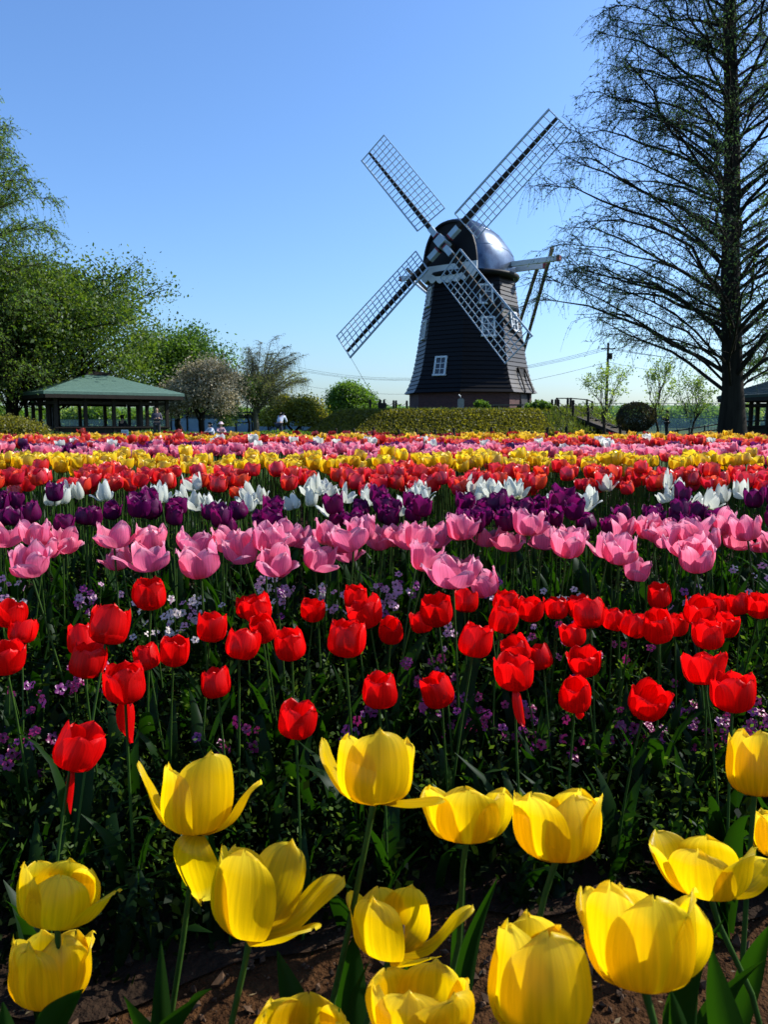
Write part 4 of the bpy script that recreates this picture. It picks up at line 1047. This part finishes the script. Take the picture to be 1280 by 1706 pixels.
def proto(m, kind, nu=8, nv=6, single=False):
    p = Proto(); p.lx = random.uniform(-.03, .03); p.ly = random.uniform(-.03, .03); p.h = HS * random.uniform(.97, 1.03)
    p.stem = stem_me(p.h, p.lx, p.ly); p.petals = []
    r0 = random.random() * 6.28; acc = []
    p.rx = random.gauss(0, .17); p.ry = random.gauss(0, .17)
    for i in range(6):
        outer = i % 2 == 0; phi = r0 + i * math.pi / 3 + random.gauss(0, .08)
        kw = dict(nu=nu, nv=nv, ph=random.random() * 6)
        if kind == 'red':
            op = random.choice([.66, .75, .85, .95, 1.05, 1.2]) if i == 0 else op
            a = (phi, .036 * (1 if outer else .93), .066 * random.uniform(.94, 1.06) * (1 if outer else 1.04), .036 * op * random.uniform(.82, 1.25), .034 * random.uniform(.92, 1.05)); kw.update(ruf=.07, point=.1, blunt=.05, roll=random.uniform(-.15, .12))
        elif kind == 'pink':
            fl = outer and random.random() < .62
            tip = .040 * (random.uniform(1.2, 1.95) if fl else random.uniform(.8, 1.15))
            a = (phi, .038, .068 * (random.uniform(.55, .85) if fl else random.uniform(.95, 1.12)), tip, .035 * random.uniform(.9, 1.1)); kw.update(ruf=.17, point=.5, curl=.25 if fl else .05, blunt=.05, roll=random.uniform(-.1, .2))
        elif kind == 'purple':
            a = (phi, .031 * (1 if outer else .9), .056 * random.uniform(.85, 1.12), .034 * random.uniform(.6, 1.05), .032); kw.update(ruf=.17, point=.2)
        elif kind == 'white':
            fl = random.random() < .5
            a = (phi, .028, .066 * (random.uniform(.45, .85) if fl else random.uniform(.9, 1.15)), .03 * (random.uniform(1.2, 1.9) if fl else random.uniform(.5, 1.1)), .020); kw.update(ruf=.1, point=.9, curl=.3 if fl else 0)
        else:               # round golden / coral
            a = (phi, .035 * (1 if outer else .92), .060 * random.uniform(.92, 1.08), .035 * random.uniform(.7, 1.1), .034); kw.update(ruf=.09, point=.15)
        V, Q, UV = petal(*a, **kw)
        if single: acc.append((V, Q, UV))
        else: p.petals.append(np_mesh('petal', V, Q, m, True, UV))
    if single:
        VV, QQ, UU = [], [], []
        for V, Q, UV in acc: b = len(VV); VV += V; UU += UV; QQ += [tuple(x + b for x in q) for q in Q]
        p.petals = [np_mesh('bloom', VV, QQ, m, True, UU)]
    p.leaf = [(random.choice(LEAVES), random.random() * 6.28, random.uniform(.8, 1.15), random.uniform(0, .06)) for _ in range(random.choice([2, 3, 3]))]
    return p
def tulip(p, base, rz, s, label, group, lean=(0, 0), leaves=True, stretch=1.0):
    o = empty('tulip', base, rot=(lean[0], lean[1], rz), s=s); o.scale = (s, s, s * stretch)
    tag(o, label, 'tulip', group)
    inst('stem', p.stem, o)
    for me in p.petals:
        c = inst(me.name.split('.')[0], me, o, (p.lx, p.ly, p.h), (p.rx, p.ry, 0))
    if leaves:
        for me, a, ls, z in p.leaf: inst('leaf', me, o, (0, 0, z - .015), (0, 0, a), ls)
    return o

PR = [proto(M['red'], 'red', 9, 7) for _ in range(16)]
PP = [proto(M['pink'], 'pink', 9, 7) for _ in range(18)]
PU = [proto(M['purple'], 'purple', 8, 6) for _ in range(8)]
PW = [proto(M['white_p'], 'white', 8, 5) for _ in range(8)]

def place_px(plist, protos, dia, dmin, dmax, label, group, special=None):
    for i, (px, py, w_) in enumerate(plist):
        s = 1.0; d = 1.5
        for _ in range(30):          # find the distance at which a tulip of natural height shows its head there
            s = min(max(w_ * d / F / dia, .82), 1.22)
            hz = gz(d) + (HS + .03) * s
            k = (CAMH - hz) / max((py - HORIZ), 1) * F * .985
            d = .5 * d + .5 * min(max(k, dmin), dmax)
        head = at(px, py, d); pr = random.choice(protos)
        base_z = gz(d); st = min(max((head.z - base_z) / ((pr.h + .032) * s), .75), 1.35)
        rz = random.random() * 6.28; ln = (random.gauss(0, .09), random.gauss(0, .09))
        off = Matrix.LocRotScale(None, Euler((ln[0], ln[1], rz)), Vector((s, s, s * st))) @ Vector((pr.lx, pr.ly, pr.h + .032))
        b = Vector((head.x - off.x, head.y - off.y, base_z))
        lb, gr = (label, group)
        o = tulip(pr, b, rz, s, lb, gr, ln, True, st)
        if special and i in special: special[i](o, pr, s, st)
reds = [(15,1025,50),(36,1048,48),(10,1097,62),(250,990,60),(178,1030,76),(137,1066,58),(137,1100,66),(207,1138,78),(247,1095,40),(288,1085,56),(117,1246,88),
 (350,1045,56),(398,1075,60),(410,1013,42),(432,1015,52),(441,1043,52),(362,1140,56),(484,1074,60),(522,1017,44),(493,1204,70),(574,1064,72),(590,995,44),(614,1020,54),(632,1152,68),
 (652,1044,46),(703,1030,42),(730,1015,58),(775,1003,44),(790,1068,64),(735,1144,64),(831,1033,52),(843,1002,46),(886,1014,46),(928,1015,40),(968,1010,42),(985,1022,56),(1020,1033,38),
 (1052,1040,48),(1100,1040,60),(1126,1042,42),(957,1058,36),(974,1099,52),(856,1122,68),(905,1093,48),(868,1078,52),(960,1156,63),(1076,1158,68),(1175,1115,64),(1221,1153,76),(1181,1058,56),(1160,1017,52),(1208,1035,46),(1235,1008,36),(1268,1003,46),(1099,989,42),(1192,1010,40),
 (-25,1060,60),(-60,1120,60),(-40,1010,50),(-80,1040,50),(1310,1050,56),(1330,1110,60),(1350,1010,50),(1320,1170,64),(-50,1190,66)]
def hang(phi, dx, L=.075, W=.022, tilt=0.0):
    def f(o, pr, s, st):
        me = petal_me(M['red'], 0, W * .55, L, W * .5, W, 9, 7, ruf=.1, ph=dx * 9, point=.3)
        c = inst('hanging_petal', me, o, (pr.lx, pr.ly, pr.h + .002), (math.pi + tilt, .25 * dx, phi))
        c['label'] = 'loose red petal hanging down below the bloom'
        o['label'] = {7: 'tall red tulip with a broad shiny loose petal hanging under its bloom', 10: 'lone red tulip with a narrow petal dangling below, before purple undergrowth',
                      42: 'plump red tulip with a long drooping petal beside its thin wavy stem', 45: 'red tulip with one petal fallen open sideways below the bloom'}[dx_key[f]]
        if 'group' in o: del o['group']
    return f
sp = {}; dx_key = {}
for i, args in {7: (1.0, .4, .085, .030), 10: (2.0, .3, .08, .015), 42: (0.5, -.3, .075, .019), 45: (3.0, -1.2, .05, .022, .9)}.items():
    f = hang(*args); dx_key[f] = i; sp[i] = f
place_px(reds, PR, .077, 1.08, 1.95, 'bright scarlet tulip in the red bed in front of the pink tulips', 'red tulips of the front bed', sp)
pinks = [(7,893,48),(60,884,52),(45,930,66),(105,902,46),(74,908,48),(190,893,55),(200,926,46),(250,898,52),(248,930,60),(318,905,52),(332,936,70),(378,898,52),(402,905,58),(445,898,60),(470,890,50),(455,935,60),(496,895,40),(525,927,58),(545,890,50),(588,897,60),(603,884,50),(578,908,46),(636,895,36),
 (655,894,42),(700,888,55),(688,897,46),(722,890,46),(712,925,60),(770,880,52),(812,895,42),(845,900,46),(880,873,55),(905,895,46),(945,906,60),(957,893,46),(755,955,70),(782,942,40),(812,970,52),(1036,880,42),(1018,905,52),(1030,917,60),(1080,880,40),(1096,884,50),(1112,892,50),(1062,950,46),(1148,884,60),(1138,902,60),(1165,930,60),(1182,900,50),(1206,870,42),(1246,880,52),(1226,900,42),(1272,905,40),
 (-30,900,50),(-70,890,50),(-55,930,56),(-110,905,50),(1310,890,50),(1340,920,56),(1375,885,50),(1320,935,50)]
place_px(pinks, PP, .088, 1.75, 2.45, 'pink tulip with flaring petals in the row between red and purple tulips', 'pink tulips of the near row')
def band(n, d0, d1, protos, label, group, hh=1.04, sj=.08, clump=0.0, over=1.12, leaves=True):
    cx = [random.uniform(-1, 1) for _ in range(max(1, n // 5))]
    for i in range(n):
        d = random.uniform(d0, d1); half = 640 / F * d * over
        x = (random.uniform(-1, 1) if random.random() > clump else random.choice(cx) + random.gauss(0, .03)) * half
        pr = random.choice(protos); s = random.gauss(1.0, sj)
        tulip(pr, Vector((x, d, gz(d))), random.random() * 6.28, s, label, group, (random.gauss(0, .06), random.gauss(0, .06)), leaves, hh / s * random.uniform(.95, 1.06))
band(92, 2.42, 2.82, PU, 'dark purple tulip in the row between pink and white tulips', 'purple tulips of the near row', 1.12, .10, .5)
band(60, 2.84, 3.22, PW, 'white lily-flowered tulip between purple and scarlet rows', 'white tulips of the near row', 1.08, .12, .3)
# far rows: past counting, one mass for each colour
def far_bloom(k, nu=4, nv=2):
    VV, QQ, UU = [], [], []
    r0 = random.random() * 6
    for i in range(6):
        V, Q, UV = petal(r0 + i * math.pi / 3 + random.gauss(0, .1), .034, .062 * random.uniform(.88, 1.1), .034 * random.uniform(.65, 1.3 if k != 'far_pink' else 1.7), 0.033, nu, nv, ruf=.1, ph=random.random() * 6)
        b = len(VV); VV += V; UU += UV; QQ += [tuple(x + b for x in q) for q in Q]
    return np.array(VV), np.array(QQ), np.array(UU)
def far_band(key, specs, label):
    mid = key.startswith('mid'); protos = [far_bloom(key, *((7, 5) if mid else (4, 2))) for _ in range(10 if mid else 6)]; Vs, Qs, Us, Mi, b = [], [], [], [], 0
    tubeP = []
    for (n, d0, d1, hh) in specs:
        for i in range(n):
            d = random.uniform(d0, d1); x = random.uniform(-1, 1) * 640 / F * d * 1.15; V, Q, U = random.choice(protos)
            a = random.random() * 6.28; s = random.uniform(.85, 1.12); c_, s_ = math.cos(a), math.sin(a)
            h = gz(d) + hh + random.gauss(0, .018); rm = np.array(Euler((random.gauss(0, .14), random.gauss(0, .14), a)).to_matrix())
            Vs.append((V * s) @ rm.T + np.array([x, d, h])); Qs.append(Q + b); Us.append(U); b += len(V); tubeP.append([(x + random.gauss(0, .02), d, gz(d) - .01), (x, d, h)])
    o = inst(key.replace('far_', '').replace('mid_', '') + '_tulips', np_mesh(key, np.concatenate(Vs), np.concatenate(Qs), M[key], True, np.concatenate(Us)))
    tag(o, label, 'tulips', kind='stuff')
    return tubeP
T_ = []
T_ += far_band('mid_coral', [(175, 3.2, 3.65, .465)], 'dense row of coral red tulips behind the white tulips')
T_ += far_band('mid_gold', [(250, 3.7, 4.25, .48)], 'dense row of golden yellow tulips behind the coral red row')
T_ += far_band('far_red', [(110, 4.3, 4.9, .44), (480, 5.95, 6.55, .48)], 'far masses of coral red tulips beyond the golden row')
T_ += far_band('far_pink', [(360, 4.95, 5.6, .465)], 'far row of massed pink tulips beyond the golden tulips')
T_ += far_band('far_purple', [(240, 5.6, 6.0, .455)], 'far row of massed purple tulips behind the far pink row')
T_ += far_band('far_yellow', [(460, 6.6, 7.2, .49)], 'far row of massed yellow tulips near the field end')
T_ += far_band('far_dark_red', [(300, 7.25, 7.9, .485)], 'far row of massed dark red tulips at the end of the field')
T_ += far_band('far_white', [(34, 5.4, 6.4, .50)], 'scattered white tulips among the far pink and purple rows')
T_ = np.array(T_)
me = tubes_np('tulip_stems', T_, np.full((len(T_), 2), .0032), M['stem'], 3)
tag(inst('tulip_stems', me), 'thin green stems of the far tulip rows', 'stems', kind='stuff')

# fill of leaf blades and ground plants in the bed: nobody could count them
BL = []
for _ in range(12):
    V, Q = blade(random.uniform(.13, .26), random.uniform(.010, .018), random.uniform(.3, 1.2), random.uniform(.3, .7), 4, random.uniform(-.6, .6), random.uniform(0, .6)); BL.append((np.array(V), np.array(Q)))
Vs, Qs, b = [], [], 0
for i in range(6400):
    d = random.uniform(1.5, 8.0) if random.random() < .75 else random.uniform(1.22, 3.0); x = random.uniform(-1, 1) * (640 / F * d * 1.15 + .45); V, Q = random.choice(BL)
    if d < 1.37 + edge(x): continue
    rm = np.array(Euler((random.gauss(0, .2), random.gauss(0, .2), random.random() * 6.28)).to_matrix()); s = random.uniform(.7, 1.15)
    Vs.append((V * s) @ rm.T + np.array([x, d, gz(d)])); Qs.append(Q + b); b += len(V)
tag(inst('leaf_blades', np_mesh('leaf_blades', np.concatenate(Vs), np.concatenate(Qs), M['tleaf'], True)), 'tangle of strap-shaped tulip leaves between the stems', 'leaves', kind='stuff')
C = []
for i in range(3300):
    d = random.uniform(1.42, 4.4) if random.random() < .6 else random.uniform(1.2, 2.3); x = random.uniform(-1, 1) * (640 / F * d * 1.15 + .45); hh = random.uniform(.05, .18); n = random.randint(10, 26)
    if d < 1.38 + edge(x): continue
    for k in range(n):
        t = random.random(); C.append((x + random.gauss(0, .025), d + random.gauss(0, .025), gz(d) + hh * t + .01))
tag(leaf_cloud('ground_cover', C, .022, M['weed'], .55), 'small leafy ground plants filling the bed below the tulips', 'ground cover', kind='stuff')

C = []
for i in range(1500):
    d = random.uniform(1.38, 4.3) if random.random() < .5 else random.uniform(1.3, 2.4); x = random.uniform(-1, 1) * (640 / F * d * 1.1 + .1); hh = random.uniform(.10, .27)
    if d < 1.42 + edge(x): continue
    lx_, ly_ = random.gauss(0, .04), random.gauss(0, .04)
    for k in range(random.randint(8, 18)):
        t = random.uniform(.3, 1); C.append((x + lx_ * t + random.gauss(0, .010), d + ly_ * t + random.gauss(0, .010), gz(d) + hh * t))
M['sprig'] = leaf_mat('light_sprigs', (.03, .07, .008), (.09, .15, .022), .5, gloss=.01)
tag(leaf_cloud('weed_sprigs', C, .013, M['sprig'], .5), 'fine light green weed sprigs among the tulip stems', 'weeds', kind='stuff')
# pansies and stocks: each plant a thing, each blossom a part
def blossom_me(m, r):
    V = []; Q = []; UV = []
    for i in range(5):
        a = i * 1.2566 + .3; c = Vector((math.cos(a), math.sin(a), 0)) * r * .66; b = len(V); tz = random.uniform(-.1, .25) * r
        ring = [(c.x + r * .46 * math.cos(q + a), c.y + r * .46 * math.sin(q + a), tz + .22 * r * math.sin(2 * q)) for q in [k * math.pi / 3 for k in range(6)]]
        V += [(c.x, c.y, tz * .4)] + ring; UV += [(.5, .3)] + [(.5 + .4 * math.cos(k), .9) for k in range(6)]
        Q += [(b, b + 1 + 2 * k, b + 2 + 2 * k, b + 1 + (2 * k + 2) % 6) for k in range(3)]
    return np_mesh('blossom', V, Q, m, True, UV)
BM = {'lav': petal_mat('lavender_blossom', (.62, .34, .50), (.35, .10, .3), (.72, .52, .60), .35, .2), 'pale': petal_mat('white_blossom', (.74, .66, .62), (.5, .4, .45), (.78, .72, .68), .35, .08),
      'mag': petal_mat('magenta_blossom', (.32, .010, .13), (.12, .01, .06), (.42, .03, .2), .4, .3), 'vio': petal_mat('violet_blossom', (.26, .03, .22), (.12, .02, .12), (.36, .08, .30), .4, .25)}
BME = {k: [blossom_me(m, random.uniform(.009, .0125)) for _ in range(4)] for k, m in BM.items()}
def pansy(px, py, kinds, n, label, group, sx=.055, sz=.05, dlim=(1.2, 2.3), hh=.2):
    d = 1.5
    for _ in range(20): d = .5 * d + .5 * min(max((CAMH - gz(d) - hh) / (py - HORIZ) * F, dlim[0]), dlim[1])
    c = at(px, py, d); root = empty('bedding_flower', (c.x, c.y, gz(d))); tag(root, label, 'flower', group); h0 = c.z - gz(d)
    mb = MB()
    for i in range(n):
        p = Vector((random.gauss(0, sx * .6), random.gauss(0, sx * .6), h0 + random.uniform(-sz, sz)))
        k = random.choice(kinds); inst('blossom', random.choice(BME[k]), root, p, (R(90) - random.uniform(.1, 1.1), random.gauss(0, .4), random.gauss(0, .6)), random.uniform(.85, 1.25))
        if i % 3 == 0: mb.tube([(p.x * .3, p.y * .3, -.01), (p.x * .7, p.y * .7, p.z * .6), p - Vector((0, 0, .004))], .0014, 4, False)
    mb.build('stem', M['stem'], root)
    C = np.random.default_rng(int(px) + 9000).normal(size=(70, 3)) * np.array([sx * .6, sx * .6, h0 * .25]) + np.array([0, 0, h0 * .5])
    leaf_cloud('foliage', C, .022, M['weed'], .6, parent=root)
for (px, py, ks, n) in ((18, 988, ['lav', 'pale'], 16), (148, 1000, ['vio', 'lav'], 16), (300, 1028, ['pale', 'pale', 'lav'], 18), (288, 1048, ['pale'], 10), (322, 1018, ['pale', 'lav'], 10), (440, 980, ['lav', 'pale'], 12), (470, 1002, ['lav', 'vio'], 12), (556, 1004, ['pale', 'lav'], 13), (665, 990, ['lav', 'vio'], 14), (650, 1002, ['lav'], 10),
                        (858, 1034, ['lav', 'pale'], 8), (958, 1008, ['pale', 'lav'], 10), (1128, 1000, ['lav', 'vio'], 12), (1264, 972, ['pale', 'lav'], 10), (218, 1030, ['pale'], 6), (745, 1050, ['lav'], 5), (810, 978, ['lav', 'vio'], 12)):
    pansy(px, py, ks, n, 'cluster of small white and lavender blossoms low among the red and pink tulips', 'pale bedding flowers between the tulip rows', hh=.26)
for (px, py, n) in ((130, 1140, 7), (60, 1180, 8), (20, 1275, 8), (390, 1235, 6), (790, 1205, 12), (770, 1190, 10), (870, 1205, 8), (700, 1120, 7), (1060, 1215, 9), (1200, 1225, 9), (1255, 1200, 9), (600, 1200, 5), (1010, 1095, 6), (905, 1060, 5), (930, 1230, 7), (40, 1240, 6), (1150, 1180, 6)):
    pansy(px, py, ['mag', 'mag', 'mag', 'vio'], int(n * 1.7), 'cluster of small dark magenta blossoms close to the soil of the red tulip bed', 'dark bedding flowers under the red tulips', .07, .045, (1.25, 1.9), .19)

# ------------------------------------------------------------------ foreground yellow tulips
YB = gz(.6)
M['stamen'] = mat('dark_stamen', (.05, .03, .012), .8)
def ytulip(px, top, bot, wpx, stem2, label, dia=.084, flares=(), openf=1.0, rot=0.0, tilt=(0, 0), leaves=(), ruf=.06, hang_=None, bulge=1.22):
    d = dia * F / wpx; b = at(px, bot - 11, d); Rb = dia / 2
    th = max(math.atan((bot - HORIZ) / F) - R(13), .05)
    H = ((bot - top) * d / F - Rb * openf * .75 * math.sin(th)) / math.cos(th) * .94
    base = at(stem2[0], stem2[1], d); dv = (base - b); dv *= (YB - b.z) / min(dv.z, -.02) if abs(dv.z) > .02 else 1
    base = b + Vector((max(min(dv.x, .12), -.12), max(min(dv.y, .06), -.06), YB - b.z))
    root = empty('tulip', base); tag(root, label, 'tulip')
    rel = b - base
    mid = [Vector((0, 0, -.03)), rel * .3 + Vector((random.gauss(0, .004), 0, 0)), rel * .65 + Vector((random.gauss(0, .006), 0, 0)), rel * .9, rel + Vector((0, 0, .003))]
    mb = MB(); mb.tube(mid, [.0036, .0034, .0032, .003, .0036], 10, False); mb.build('stem', M['stem'], root, True)
    rnd = random.Random(int(px * 7 + top))
    for i in range(6):
        outer = i % 2 == 0; phi = rot + i * math.pi / 3 + rnd.gauss(0, .09)
        tipf = openf * rnd.uniform(.85, 1.12); Hh = H * rnd.uniform(.9, 1.04) * (1 if outer else 1.03) * (1 - .12 * math.sin(phi)); cu = .05; W = Rb * rnd.uniform(.84, .98)
        for (fi, ft, fh, fw, fc) in flares:
            if fi == i: tipf, Hh, W, cu = ft, H * fh, Rb * fw, fc
        me = petal_me(M['yellow'], phi, Rb * (1 if outer else .93), Hh, Rb * tipf, W, 16, 12, ruf=ruf * rnd.uniform(.7, 1.4), ph=rnd.random() * 6, curl=cu, point=rnd.uniform(.0, .1), bulge=bulge, blunt=.06, roll=rnd.uniform(-.28, .12))
        inst('petal', me, root, rel, (tilt[0] - R(13), tilt[1], 0))
    pb = MB(); pb.tube([rel, rel + Vector((0, 0, H * .42))], [.0035, .003], 8); pb.tube([rel + Vector((0, 0, H * .42)), rel + Vector((0, 0, H * .47))], [.0055, .004], 6); pb.build('pistil', M['stem'], root, True)
    for i in range(6):
        q = i * 1.047 + .4; c, sn = math.cos(q) * .011, math.sin(q) * .011
        sb = MB(); sb.tube([rel + Vector((c * .3, sn * .3, .002)), rel + Vector((c, sn, H * .28)), rel + Vector((c * 1.1, sn * 1.1, H * .46))], [.001, .0022, .0016], 5); sb.build('stamen', M['stamen'], root, True)
    if hang_:
        L, W, az, ex = hang_
        me = petal_me(M['yellow'], 0, W * .75, L, W * .5, W, 14, 10, ruf=.16, ph=1.0, point=.1, k=1.5)
        c = inst('hanging_petal', me, root, rel + Vector((0, 0, -.002)), (math.pi, ex, az)); c['label'] = 'wilted yellow petal hanging beneath the bloom'
    for (tx, ty, bx, by, W, dd, tw) in leaves:
        tip = at(tx, ty, dd); bp = at(bx, by, dd + .01); dirn = (tip - bp); L = dirn.length
        ext = (bp.z - YB) / max(abs(dirn.z), .02); ext = min(max(ext, 0), 3.0)
        p0 = bp - dirn * min(ext, 1.4); Lt = (tip - p0).length
        V = []; n = 14; D = (tip - p0); side = Vector((math.cos(tw), math.sin(tw), 0)); 
        nrm = D.cross(side).normalized()
        for i in range(n + 1):
            u = i / n; c = p0 + D * u + nrm * (.10 * Lt * math.sin(u * 3.14)) * (1 if tx > bx else -1)
            w_ = W * (.5 + .5 * math.sin(min(u / .5, 1) * math.pi / 2)) * (1 - max(0, (u - .45) / .55) ** 1.7) + .0005
            for sg in (-1, -.5, 0, .5, 1):
                V.append(c + side * (w_ * sg) + nrm * (w_ * .75 * abs(sg) ** 1.5 + .12 * w_ * math.sin(8 * u + sg * 2)) - base)
        Q = [(i * 5 + j, i * 5 + j + 1, (i + 1) * 5 + j + 1, (i + 1) * 5 + j) for i in range(n) for j in range(4)]
        inst('leaf', np_mesh('leaf', [tuple(v) for v in V], Q, M['tleaf'], True), root)
    return root
# flares: (petal index, tip radius factor, height factor, width factor, curl); petal i points to rot + 60*i deg (0 = right, -90 = camera)
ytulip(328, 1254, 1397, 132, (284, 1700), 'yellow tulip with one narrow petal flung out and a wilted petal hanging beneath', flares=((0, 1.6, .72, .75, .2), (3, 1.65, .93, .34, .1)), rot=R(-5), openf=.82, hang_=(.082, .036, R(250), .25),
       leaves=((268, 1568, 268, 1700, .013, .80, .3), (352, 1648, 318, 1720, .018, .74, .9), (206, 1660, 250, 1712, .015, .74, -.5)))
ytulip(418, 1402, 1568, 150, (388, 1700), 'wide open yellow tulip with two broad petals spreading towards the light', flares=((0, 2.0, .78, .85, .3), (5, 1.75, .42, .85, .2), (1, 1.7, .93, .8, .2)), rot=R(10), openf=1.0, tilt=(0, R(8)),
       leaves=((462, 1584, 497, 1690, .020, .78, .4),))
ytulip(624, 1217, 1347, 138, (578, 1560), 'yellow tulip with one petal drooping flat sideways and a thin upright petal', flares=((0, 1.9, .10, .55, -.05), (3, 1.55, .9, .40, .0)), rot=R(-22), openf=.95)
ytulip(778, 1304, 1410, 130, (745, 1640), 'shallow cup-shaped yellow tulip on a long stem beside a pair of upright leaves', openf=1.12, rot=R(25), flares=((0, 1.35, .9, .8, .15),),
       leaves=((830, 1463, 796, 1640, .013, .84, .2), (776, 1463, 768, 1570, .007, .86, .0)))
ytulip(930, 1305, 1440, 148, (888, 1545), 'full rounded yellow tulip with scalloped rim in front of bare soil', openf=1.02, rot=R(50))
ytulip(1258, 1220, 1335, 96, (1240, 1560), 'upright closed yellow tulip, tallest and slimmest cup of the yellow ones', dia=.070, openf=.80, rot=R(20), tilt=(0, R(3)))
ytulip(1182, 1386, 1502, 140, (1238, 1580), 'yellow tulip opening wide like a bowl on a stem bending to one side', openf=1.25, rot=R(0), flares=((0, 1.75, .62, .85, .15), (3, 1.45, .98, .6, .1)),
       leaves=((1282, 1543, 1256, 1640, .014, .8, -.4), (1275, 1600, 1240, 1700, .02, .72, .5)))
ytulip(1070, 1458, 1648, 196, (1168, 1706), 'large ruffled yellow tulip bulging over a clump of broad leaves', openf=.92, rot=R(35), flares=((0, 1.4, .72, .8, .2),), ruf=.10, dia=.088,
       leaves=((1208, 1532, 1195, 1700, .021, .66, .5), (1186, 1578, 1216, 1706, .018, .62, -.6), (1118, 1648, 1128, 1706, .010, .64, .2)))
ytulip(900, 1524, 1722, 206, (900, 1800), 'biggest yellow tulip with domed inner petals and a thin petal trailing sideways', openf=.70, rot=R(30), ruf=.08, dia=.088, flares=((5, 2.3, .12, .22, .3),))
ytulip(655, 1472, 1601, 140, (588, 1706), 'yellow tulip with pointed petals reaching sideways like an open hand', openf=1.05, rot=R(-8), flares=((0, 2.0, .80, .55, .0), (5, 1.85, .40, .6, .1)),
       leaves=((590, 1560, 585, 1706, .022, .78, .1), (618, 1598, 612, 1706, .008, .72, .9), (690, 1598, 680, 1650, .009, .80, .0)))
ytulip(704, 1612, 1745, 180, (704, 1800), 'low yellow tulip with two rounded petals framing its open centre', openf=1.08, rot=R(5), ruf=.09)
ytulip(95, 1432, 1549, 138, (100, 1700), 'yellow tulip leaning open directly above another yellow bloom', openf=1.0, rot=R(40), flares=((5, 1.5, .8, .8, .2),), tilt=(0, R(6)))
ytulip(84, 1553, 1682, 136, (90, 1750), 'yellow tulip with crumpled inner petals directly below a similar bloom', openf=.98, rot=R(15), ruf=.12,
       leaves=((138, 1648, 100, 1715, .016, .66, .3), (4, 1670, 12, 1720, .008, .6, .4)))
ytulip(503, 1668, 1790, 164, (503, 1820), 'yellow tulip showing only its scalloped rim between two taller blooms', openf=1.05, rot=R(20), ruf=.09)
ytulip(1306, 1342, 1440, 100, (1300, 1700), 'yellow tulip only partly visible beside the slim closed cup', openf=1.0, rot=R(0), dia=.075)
# fallen petal on the path
p = at(858, 1478, 1.47); me = petal_me(M['red'], 0, .012, .03, .01, .011, 6, 5, ruf=.2)
o = inst('fallen_petal', me, None, (p.x, 1.5, gz(1.5) + .03), (R(80), .3, 1.0)); tag(o, 'small red petal lying on the brown soil', 'petal')
